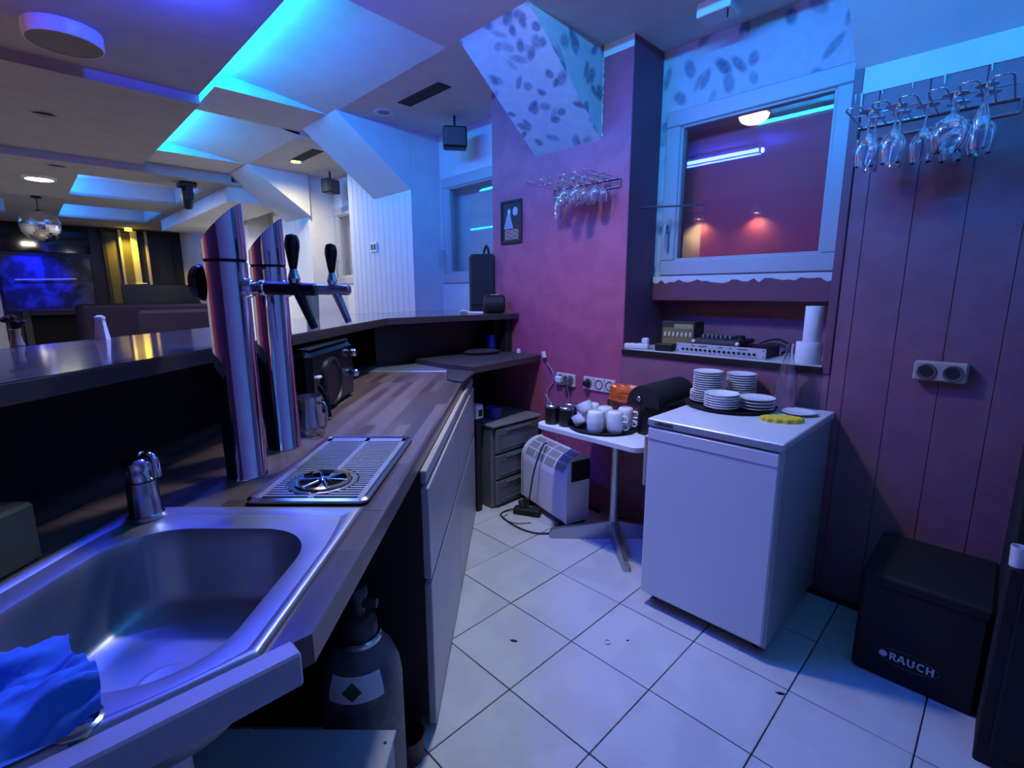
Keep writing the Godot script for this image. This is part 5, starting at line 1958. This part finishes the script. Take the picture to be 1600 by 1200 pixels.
# ================================================================ things on the floor
func floor_things() -> void:
	# grey drawer tower: drawers face the aisle (+x)
	var d := thing("drawer_tower", "grey plastic drawer tower under the corner plank", "drawers", Vector3(-1.41, 0, 0.04))
	var t := st()
	box(t, Vector3(0.0, 0.0, 0.0), Vector3(0.30, 0.53, 0.43), 0.008)
	obj("body", t, m.plastic_grey, d)
	t = st()
	box(t, Vector3(-0.006, 0.53, -0.006), Vector3(0.325, 0.548, 0.438), 0.006)
	obj("top", t, mat(Color(0.44, 0.45, 0.46), 0.5), d)
	for i in 3:
		t = st()
		box(t, Vector3(0.300, 0.02 + i * 0.17, 0.02), Vector3(0.322, 0.178 + i * 0.17, 0.41), 0.006)
		var dw := obj("drawer", t, m.plastic_grey, d)
		t = st()
		for e in [[0.045, 0.045, 0.055, 0.385], [0.135, 0.045, 0.142, 0.385]]:
			box(t, Vector3(0.322, e[0] + i * 0.17, e[1]), Vector3(0.327, e[2] + i * 0.17 if e[2] > e[0] else e[0] + 0.01 + i * 0.17, e[3]), 0.002)
		box(t, Vector3(0.322, 0.045 + i * 0.17, 0.045), Vector3(0.327, 0.142 + i * 0.17, 0.055), 0.002)
		box(t, Vector3(0.322, 0.045 + i * 0.17, 0.375), Vector3(0.327, 0.142 + i * 0.17, 0.385), 0.002)
		obj("moulding", t, m.plastic_grey, dw)
		t = st()
		box(t, Vector3(0.322, 0.155 + i * 0.17, 0.10), Vector3(0.334, 0.168 + i * 0.17, 0.33), 0.004)
		obj("grip", t, m.plastic_grey, dw)
	# small white box and blue tub on the tower
	var wb := thing("timer_switch", "white plug box on a dark post beside the drawer tower", "plug box", Vector3(-1.16, 0, 0.545))
	t = st()
	box(t, Vector3(-0.02, 0.0, -0.02), Vector3(0.02, 0.60, 0.02), 0.003)
	obj("post", t, m.black, wb)
	t = st()
	box(t, Vector3(-0.03, 0.60, -0.028), Vector3(0.032, 0.685, 0.03), 0.005)
	obj("housing", t, m.plastic_white, wb)
	t = st()
	box(t, Vector3(-0.012, 0.61, 0.030), Vector3(0.012, 0.66, 0.034), 0.002)
	box(t, Vector3(0.032, 0.615, -0.018), Vector3(0.035, 0.655, 0.012), 0.002)
	obj("socket_hole", t, m.black, wb)
	t = st()
	lathe(t, [Vector2(0.0, 0.0), Vector2(0.045, 0.0), Vector2(0.052, 0.07), Vector2(0.049, 0.07), Vector2(0.042, 0.005), Vector2(0.0, 0.005)], 24)
	var tub := obj("plastic_tub", t, mat(Color(0.20, 0.26, 0.62), 0.5))
	tub.position = Vector3(-1.24, 0.549, 0.33)
	tag(tub, "blue plastic tub on the grey drawer tower", "tub")
	# white convector heater
	var h := thing("heater", "white convector heater with rounded grille under the table", "heater", Vector3(-0.80, 0.0, 0.245), -0.26)
	t = st()
	var prof := [Vector2(-0.075, 0.05), Vector2(0.075, 0.05), Vector2(0.075, 0.30)]
	for k in 9:
		var a := PI / 2 * k / 8
		prof.append(Vector2(-0.055 + 0.13 * cos(a), 0.30 + 0.13 * sin(a)))
	prof.append(Vector2(-0.075, 0.43))
	for k in prof.size():
		var a: Vector2 = prof[k]
		var b: Vector2 = prof[(k + 1) % prof.size()]
		t.set_smooth_group(2 if k >= 2 and k < 11 else -1)
		poly(t, [Vector3(-0.235, a.y, a.x), Vector3(-0.235, b.y, b.x), Vector3(0.235, b.y, b.x), Vector3(0.235, a.y, a.x)], Vector3(0, 0.2, 0))
	t.set_smooth_group(-1)
	obj("body", t, m.plastic_white, h)
	for sx in [-1, 1]:
		t = st()
		var face0 := []
		var face1 := []
		for q in prof:
			face0.append(Vector3(sx * 0.235, q.y, q.x * 1.06))
			face1.append(Vector3(sx * 0.25, q.y * 1.01, q.x * 1.06))
		poly(t, face1, Vector3(0, 0.2, 0))
		for k in prof.size():
			var k1 := (k + 1) % prof.size()
			poly(t, [face0[k], face0[k1], face1[k1], face1[k]], Vector3(sx * 0.242, 0.2, 0))
		obj("end_cap", t, m.plastic_white, h)
	for i in 4:
		for k in 3:
			t = st()
			var a := deg_to_rad(18 + k * 24)
			var b := deg_to_rad(38 + k * 24)
			var x0 := -0.215 + i * 0.108
			poly(t, [Vector3(x0, 0.30 + 0.132 * sin(a), -0.055 + 0.132 * cos(a)), Vector3(x0 + 0.095, 0.30 + 0.132 * sin(a), -0.055 + 0.132 * cos(a)), Vector3(x0 + 0.095, 0.30 + 0.132 * sin(b), -0.055 + 0.132 * cos(b)), Vector3(x0, 0.30 + 0.132 * sin(b), -0.055 + 0.132 * cos(b))], Vector3(x0, 0.2, -0.1))
			obj("grille_slot", t, mat(Color(0.60, 0.60, 0.58), 0.5, 0.3), h)
	t = st()
	prism(t, [Vector2(0.2505, -0.075), Vector2(0.258, -0.075), Vector2(0.258, 0.05), Vector2(0.2505, 0.05)], 0.30, 0.42, 0.003)
	obj("control_panel", t, m.black, h)
	for sx in [-0.18, 0.18]:
		t = st()
		box(t, Vector3(sx - 0.02, 0.0, -0.10), Vector3(sx + 0.02, 0.05, 0.10), 0.006)
		obj("foot", t, m.black, h)
	# cable over the heater, power strip, leads
	t = st()
	tube(t, curve([Vector3(-0.86, 0.44, 0.24), Vector3(-0.84, 0.435, 0.30), Vector3(-0.85, 0.30, 0.36), Vector3(-0.88, 0.12, 0.37), Vector3(-0.93, 0.03, 0.33), Vector3(-0.95, 0.02, 0.30)]), 0.005, 7)
	tag(obj("heater_cable", t, m.black), "black cable draped over the white heater", "cable")
	var ps := thing("power_strip", "black power strip on the tiles beside the heater", "power strip", Vector3(-0.90, 0.0, 0.37), 0.45)
	t = st()
	box(t, Vector3(-0.085, 0.0, -0.028), Vector3(0.085, 0.042, 0.028), 0.006)
	obj("housing", t, m.rubber, ps)
	t = st()
	cyl(t, Vector3(-0.03, 0.042, 0.0), Vector3(-0.045, 0.085, -0.005), 0.021, 0.016, 16, 0.003)
	obj("plug", t, m.rubber, ps)
	t = st()
	tube(t, curve([Vector3(-0.985, 0.02, 0.41), Vector3(-1.02, 0.006, 0.44), Vector3(-1.00, 0.006, 0.50), Vector3(-0.90, 0.006, 0.53), Vector3(-0.78, 0.006, 0.54), Vector3(-0.68, 0.006, 0.51), Vector3(-0.60, 0.006, 0.42)]), 0.005, 7)
	tag(obj("floor_cable", t, m.black), "black lead curling over the tiles to the table foot", "cable")
	t = st()
	tube(t, curve([Vector3(-0.98, 0.004, 0.46), Vector3(-0.96, 0.004, 0.52), Vector3(-0.86, 0.004, 0.51), Vector3(-0.80, 0.004, 0.44)]), 0.003, 6)
	tag(obj("floor_cable", t, m.plastic_grey), "thin grey lead looped on the tiles by the power strip", "cable")
	# gas bottle
	var g := thing("gas_bottle", "grey steel gas bottle with white label under the worktop", "gas bottle", sw(1.36, -1.365, 0.0), -PI / 4)
	t = st()
	lathe(t, [Vector2(0.0, 0.0), Vector2(0.098, 0.0), Vector2(0.102, 0.01), Vector2(0.102, 0.37), Vector2(0.097, 0.41), Vector2(0.082, 0.45), Vector2(0.055, 0.485), Vector2(0.042, 0.50), Vector2(0.042, 0.515)], 40)
	obj("shell", t, tri_mat(noise_tex(50, 0.03, Color(0.28, 0.28, 0.30), Color(0.38, 0.38, 0.40), 128, 4), 3.0, 0.45), g)
	t = st()
	ring_mesh(t, Vector3(0, 0.49, 0), 0.040, 0.056, 0.014)
	obj("collar", t, m.steel, g)
	t = st()
	lathe(t, [Vector2(0.046, 0.505), Vector2(0.046, 0.535), Vector2(0.035, 0.55), Vector2(0.018, 0.555), Vector2(0.018, 0.60), Vector2(0.0, 0.60)], 28)
	obj("neck", t, mat(Color(0.20, 0.19, 0.2), 0.4), g)
	t = st()
	cyl(t, Vector3(0, 0.585, 0), Vector3(0.0, 0.585, -0.05), 0.012, 0.012, 14)
	lathe(t, [Vector2(0.0, 0.0), Vector2(0.024, 0.0), Vector2(0.027, 0.008), Vector2(0.027, 0.022), Vector2(0.022, 0.03), Vector2(0.0, 0.032)], 18, Transform3D(Basis(), Vector3(0, 0.60, 0)))
	obj("valve", t, mat(Color(0.22, 0.22, 0.26), 0.35), g)
	t = st()
	var band := func(mt: Material, a0: float, a1: float, ya: float, yb: float, off: float, nm: String) -> void:
		var q := st()
		q.set_smooth_group(1)
		var rad := func(y: float) -> float:
			if y < 0.41:
				return lerpf(0.102, 0.097, clampf((y - 0.37) / 0.04, 0, 1)) + off
			return lerpf(0.097, 0.082, (y - 0.41) / 0.04) + off
		for k in 12:
			var b0 := lerpf(a0, a1, k / 12.0)
			var b1 := lerpf(a0, a1, (k + 1) / 12.0)
			for l in 4:
				var u0 := lerpf(ya, yb, l / 4.0)
				var u1 := lerpf(ya, yb, (l + 1) / 4.0)
				var r0: float = rad.call(u0)
				var r1: float = rad.call(u1)
				poly(q, [Vector3(cos(b0) * r0, u0, sin(b0) * r0), Vector3(cos(b1) * r0, u0, sin(b1) * r0), Vector3(cos(b1) * r1, u1, sin(b1) * r1), Vector3(cos(b0) * r1, u1, sin(b0) * r1)], Vector3(0, 0.4, 0))
		obj(nm, q, mt, g)
	band.call(m.paper, -0.85, 0.55, 0.385, 0.445, 0.0012, "label")
	# green diamond on the label
	t = st()
	var rr := 0.0965
	var dm := []
	for q in [[-0.08, 0.437], [0.16, 0.414], [-0.08, 0.391], [-0.32, 0.414]]:
		var r9 := (0.101 if q[1] < 0.42 else 0.0925) + 0.0005
		dm.append(Vector3(cos(q[0]) * r9, q[1], sin(q[0]) * r9))
	var mid := Vector3(cos(-0.08) * 0.1005, 0.414, sin(-0.08) * 0.1005)
	for k in 4:
		poly(t, [dm[k], dm[(k + 1) % 4], mid], Vector3(0, 0.41, 0))
	obj("diamond_mark", t, mat(Color(0.12, 0.30, 0.16), 0.6), g)
	# steel cooler box
	var cx := Transform3D(Basis(Vector3.UP, -PI / 4), Vector3.ZERO)
	var cb := thing("cooler_box", "pale sheet metal cooler unit on the floor under the sink", "cooler", Vector3.ZERO)
	t = st()
	box(t, Vector3(1.50, 0.01, 1.25), Vector3(1.95, 0.345, 1.75), 0.004, cx)
	obj("casing", t, mat(Color(0.55, 0.56, 0.58), 0.45), cb)
	t = st()
	box(t, Vector3(1.495, 0.345, 1.245), Vector3(1.955, 0.352, 1.755), 0.002, cx)
	obj("lid", t, mat(Color(0.62, 0.63, 0.66), 0.4), cb)
	for q in [[1.53, 1.262], [1.60, 1.262], [1.80, 1.262]]:
		t = st()
		var c0 := cx * Vector3(q[0], 0.352, q[1])
		cyl(t, c0, c0 + Vector3(0, 0.002, 0), 0.004, 0.003, 10)
		obj("screw", t, m.black, cb)
	# small pot behind the bottle on the floor
	t = st()
	lathe(t, [Vector2(0.0, 0.0), Vector2(0.045, 0.0), Vector2(0.05, 0.08), Vector2(0.046, 0.08), Vector2(0.04, 0.006), Vector2(0.0, 0.006)], 24)
	var pot := obj("floor_pot", t, mat(Color(0.24, 0.15, 0.16), 0.5))
	pot.position = sw(1.24, -1.285, 0.0)
	tag(pot, "brown pot on the floor beside the gas bottle", "pot")
	# black crate with printed oval
	var k := thing("drinks_crate", "black drinks crate with white RAUCH print", "crate", Vector3(0.80, 0, 0.03))
	t = st()
	box(t, Vector3(0.0, 0.0, 0.0), Vector3(0.335, 0.37, 0.395), 0.012)
	obj("box", t, m.matt, k)
	t = st()
	box(t, Vector3(-0.004, 0.34, -0.004), Vector3(0.339, 0.385, 0.399), 0.01)
	obj("rim", t, m.matt, k)
	t = st()
	var oc := Vector3(0.152, 0.098, 0.3955)
	var ov := []
	for i in 40:
		var a := TAU * i / 40
		ov.append(oc + Vector3(cos(a) * 0.088, sin(a) * 0.030 * (1.0 - 0.2 * cos(a) * cos(a)), 0.0))
	tube(t, ov, 0.0013, 5, true)
	obj("oval_print", t, mat(Color(0.28, 0.28, 0.28), 0.6), k)
	var wm := mat(Color(0.78, 0.78, 0.78), 0.6)
	t = st()
	lathe(t, [Vector2(0.0115, 0.0), Vector2(0.0, 0.001)], 20, Transform3D(Basis(Vector3(1, 0, 0), PI / 2), oc + Vector3(-0.064, 0, 0)))
	obj("dot_print", t, wm, k)
	text("lettering", "RAUCH", 0.027, wm, k, Transform3D(Basis(), oc + Vector3(0.014, 0.0, 0.0005)))
	# dark cabinet at the right edge
	var dc := thing("dark_cabinet", "black cabinet side at the right edge of the picture", "cabinet", Vector3(1.14, 0, 0.004))
	t = st()
	box(t, Vector3(0.0, 0.0, 0.0), Vector3(0.85, 0.93, 0.61), 0.004)
	obj("body", t, m.matt, dc)
	t = st()
	box(t, Vector3(0.03, 0.05, 0.61), Vector3(0.82, 0.90, 0.618), 0.003)
	obj("door", t, m.matt, dc)
	var cu := thing("holder_cup", "white plastic cup fixed to the black cabinet", "cup", Vector3(1.150, 0.628, 0.642))
	t = st()
	lathe(t, [Vector2(0.0, 0.0), Vector2(0.015, 0.0), Vector2(0.0175, 0.062), Vector2(0.016, 0.062), Vector2(0.0135, 0.003), Vector2(0.0, 0.003)], 24)
	obj("cup", t, m.plastic_white, cu)
	t = st()
	ring_mesh(t, Vector3(0, 0.002, 0), 0.0155, 0.0185, 0.005, 20)
	obj("holder_ring", t, m.black, cu)
	# litter: bottle cap and leaf scraps
	var bc := thing("bottle_cap", "clear bottle cap lying on the tile before the fridge", "cap", Vector3(0.105, 0.0, 0.965))
	t = st()
	ring_mesh(t, Vector3.ZERO, 0.010, 0.013, 0.005, 20)
	obj("rim", t, m.plastic_white, bc)
	for q in [[781, Vector3(-0.16, 0.0, 1.22), "dark leaf scrap on the tile near the base cabinet"], [0, Vector3(0.665, 0.0, 0.755), "dark leaf scrap on the tile before the crate"], [0, Vector3(0.155, 0.0, 0.90), "tiny dark crumb on the tile by the fridge corner"]]:
		t = st()
		prism(t, [Vector2(-0.016, 0.0), Vector2(-0.004, 0.007), Vector2(0.012, 0.003), Vector2(0.015, -0.002), Vector2(0.0, -0.006)], 0.0, 0.002)
		var lf := obj("leaf_scrap", t, m.black)
		lf.position = q[1]
		lf.rotation.y = 0.5
		if q[2].begins_with("tiny"):
			lf.scale = Vector3(0.35, 1, 0.6)
		tag(lf, q[2], "scrap")

# ================================================================ hanging glass racks
func glass_mesh(kind: int) -> ArrayMesh:          # hung upside down: foot at y = 0, bowl below
	var t := st()
	var pr := []
	if kind == 0:      # wine
		pr = [Vector2(0.0, 0.002), Vector2(0.032, 0.0), Vector2(0.032, -0.003), Vector2(0.006, -0.008), Vector2(0.004, -0.02), Vector2(0.004, -0.07), Vector2(0.010, -0.078), Vector2(0.030, -0.098), Vector2(0.038, -0.125), Vector2(0.036, -0.155), Vector2(0.030, -0.185), Vector2(0.0285, -0.185), Vector2(0.0345, -0.155), Vector2(0.0365, -0.125), Vector2(0.029, -0.100), Vector2(0.0, -0.082)]
	elif kind == 1:    # balloon
		pr = [Vector2(0.0, 0.002), Vector2(0.034, 0.0), Vector2(0.034, -0.003), Vector2(0.007, -0.008), Vector2(0.005, -0.02), Vector2(0.005, -0.055), Vector2(0.012, -0.062), Vector2(0.044, -0.085), Vector2(0.052, -0.115), Vector2(0.046, -0.15), Vector2(0.036, -0.175), Vector2(0.0345, -0.175), Vector2(0.0445, -0.15), Vector2(0.0505, -0.115), Vector2(0.043, -0.087), Vector2(0.0, -0.066)]
	elif kind == 2:    # flute
		pr = [Vector2(0.0, 0.002), Vector2(0.028, 0.0), Vector2(0.028, -0.003), Vector2(0.006, -0.007), Vector2(0.0035, -0.015), Vector2(0.0035, -0.05), Vector2(0.010, -0.06), Vector2(0.021, -0.10), Vector2(0.023, -0.14), Vector2(0.020, -0.185), Vector2(0.0185, -0.185), Vector2(0.0215, -0.14), Vector2(0.0195, -0.10), Vector2(0.0, -0.062)]
	else:              # small cordial
		pr = [Vector2(0.0, 0.002), Vector2(0.024, 0.0), Vector2(0.024, -0.003), Vector2(0.005, -0.007), Vector2(0.0035, -0.015), Vector2(0.0035, -0.045), Vector2(0.010, -0.052), Vector2(0.024, -0.068), Vector2(0.028, -0.09), Vector2(0.025, -0.125), Vector2(0.0235, -0.125), Vector2(0.0265, -0.09), Vector2(0.0225, -0.07), Vector2(0.0, -0.055)]
	lathe(t, pr, 24)
	return mesh_of(t)

func rack(label: String, x0: float, x1: float, y: float, reach: float, pairs: int) -> Node3D:
	var o := thing("glass_rack", label, "glass rack", Vector3(0, y, 0.0), 0.0, "chrome glass racks")
	var sp := (x1 - x0) / pairs
	for i in pairs:
		var a := x0 + sp * i + sp * 0.20
		var b := x0 + sp * i + sp * 0.80
		var t := st()
		tube(t, [Vector3(a, 0, 0.004), Vector3(a, 0, reach - 0.01), Vector3(a + 0.006, 0.004, reach), Vector3(b - 0.006, 0.004, reach), Vector3(b, 0, reach - 0.01), Vector3(b, 0, 0.004)], 0.0032, 8)
		obj("hairpin", t, m.chrome, o)
	var t2 := st()
	tube(t2, [Vector3(x0, 0.0, 0.008), Vector3(x1, 0.0, 0.008)], 0.004, 8)
	tube(t2, [Vector3(x0, -0.045, 0.006), Vector3(x1, -0.045, 0.006)], 0.004, 8)
	for x in [x0, x1]:
		tube(t2, [Vector3(x, 0.0, 0.008), Vector3(x, -0.045, 0.006)], 0.004, 8)
	obj("wall_bar", t2, m.chrome, o)
	t2 = st()
	tube(t2, [Vector3(x0 + sp * 0.1, 0.006, reach * 0.55), Vector3(x1 - sp * 0.1, 0.006, reach * 0.55)], 0.003, 8)
	obj("cross_bar", t2, m.chrome, o)
	return o

func racks() -> void:
	var kinds := []
	for k in 4:
		kinds.append(glass_mesh(k))
	rack("chrome wire glass rack on the magenta wall", -1.03, -0.55, 1.965, 0.27, 6)
	var names := ["wine glass", "balloon glass", "flute glass", "cordial glass"]
	var hang := func(at: Vector3, kind: int, label: String, group: String, lean: float) -> void:
		var o := inst(names[kind].replace(" ", "_"), kinds[kind], m.glass, self, Transform3D(Basis(Vector3(0, 0, 1), lean), at))
		tag(o, label, "glass", group)
	var sp := 0.48 / 6.0
	# between two hairpins of the left rack: x = x0 + sp * (i + 1) gaps
	var ga := []
	for i in 5:
		ga.append(-1.03 + sp * (i + 1))
	var rows := ["nearest the wall", "in the middle", "at the open end"]
	for i in 5:
		for r in 3:
			if (i == 0 and r != 0) or (i == 4 and r == 2) or (i == 1 and r == 2):
				continue
			hang.call(Vector3(ga[i], 1.9665, 0.055 + r * 0.068), 2 if i == 0 else 3, "%s glass %s of the left rack, %s slot from the photo" % ["tall" if i == 0 else "small", rows[r], ORD[i]], "glasses in the left rack", 0.0)
	# right rack
	rack("chrome wire glass rack on the wine red boards", 0.535, 0.985, 1.975, 0.275, 6)
	sp = 0.45 / 6.0
	var rg := [[0, 0, 0.205, "tall wine glass nearest the window frame on the right rack"], [0, 2, 0.10, "flute hanging behind the glass nearest the window frame"],
		[1, 0, 0.20, "wine glass in the second slot of the right rack"], [1, 2, 0.11, "flute behind the wine glass in the second slot"],
		[2, 0, 0.13, "slender wine glass in the third slot of the right rack"],
		[3, 1, 0.19, "big balloon glass in the fourth slot of the right rack"], [3, 0, 0.08, "wine glass behind the big balloon glass"],
		[4, 2, 0.22, "flute in front in the last slot of the right rack"], [4, 0, 0.13, "wine glass behind the front flute in the last slot"]]
	for q in rg:
		hang.call(Vector3(0.535 + sp * (q[0] + 1), 1.9765, q[2]), q[1], q[3], "glasses in the right rack", 0.0)
	# thin shelf wires in the window recess
	var t := st()
	for z in [-0.10, -0.13]:
		tube(t, [Vector3(-0.495, 1.815, z), Vector3(-0.16, 1.80, z - 0.08)], 0.003, 6)
	var w := obj("wire_shelf", t, mat(Color(0.25, 0.25, 0.27), 0.4, 0.8))
	tag(w, "thin wire shelf sticking out from the recess side", "wire shelf")
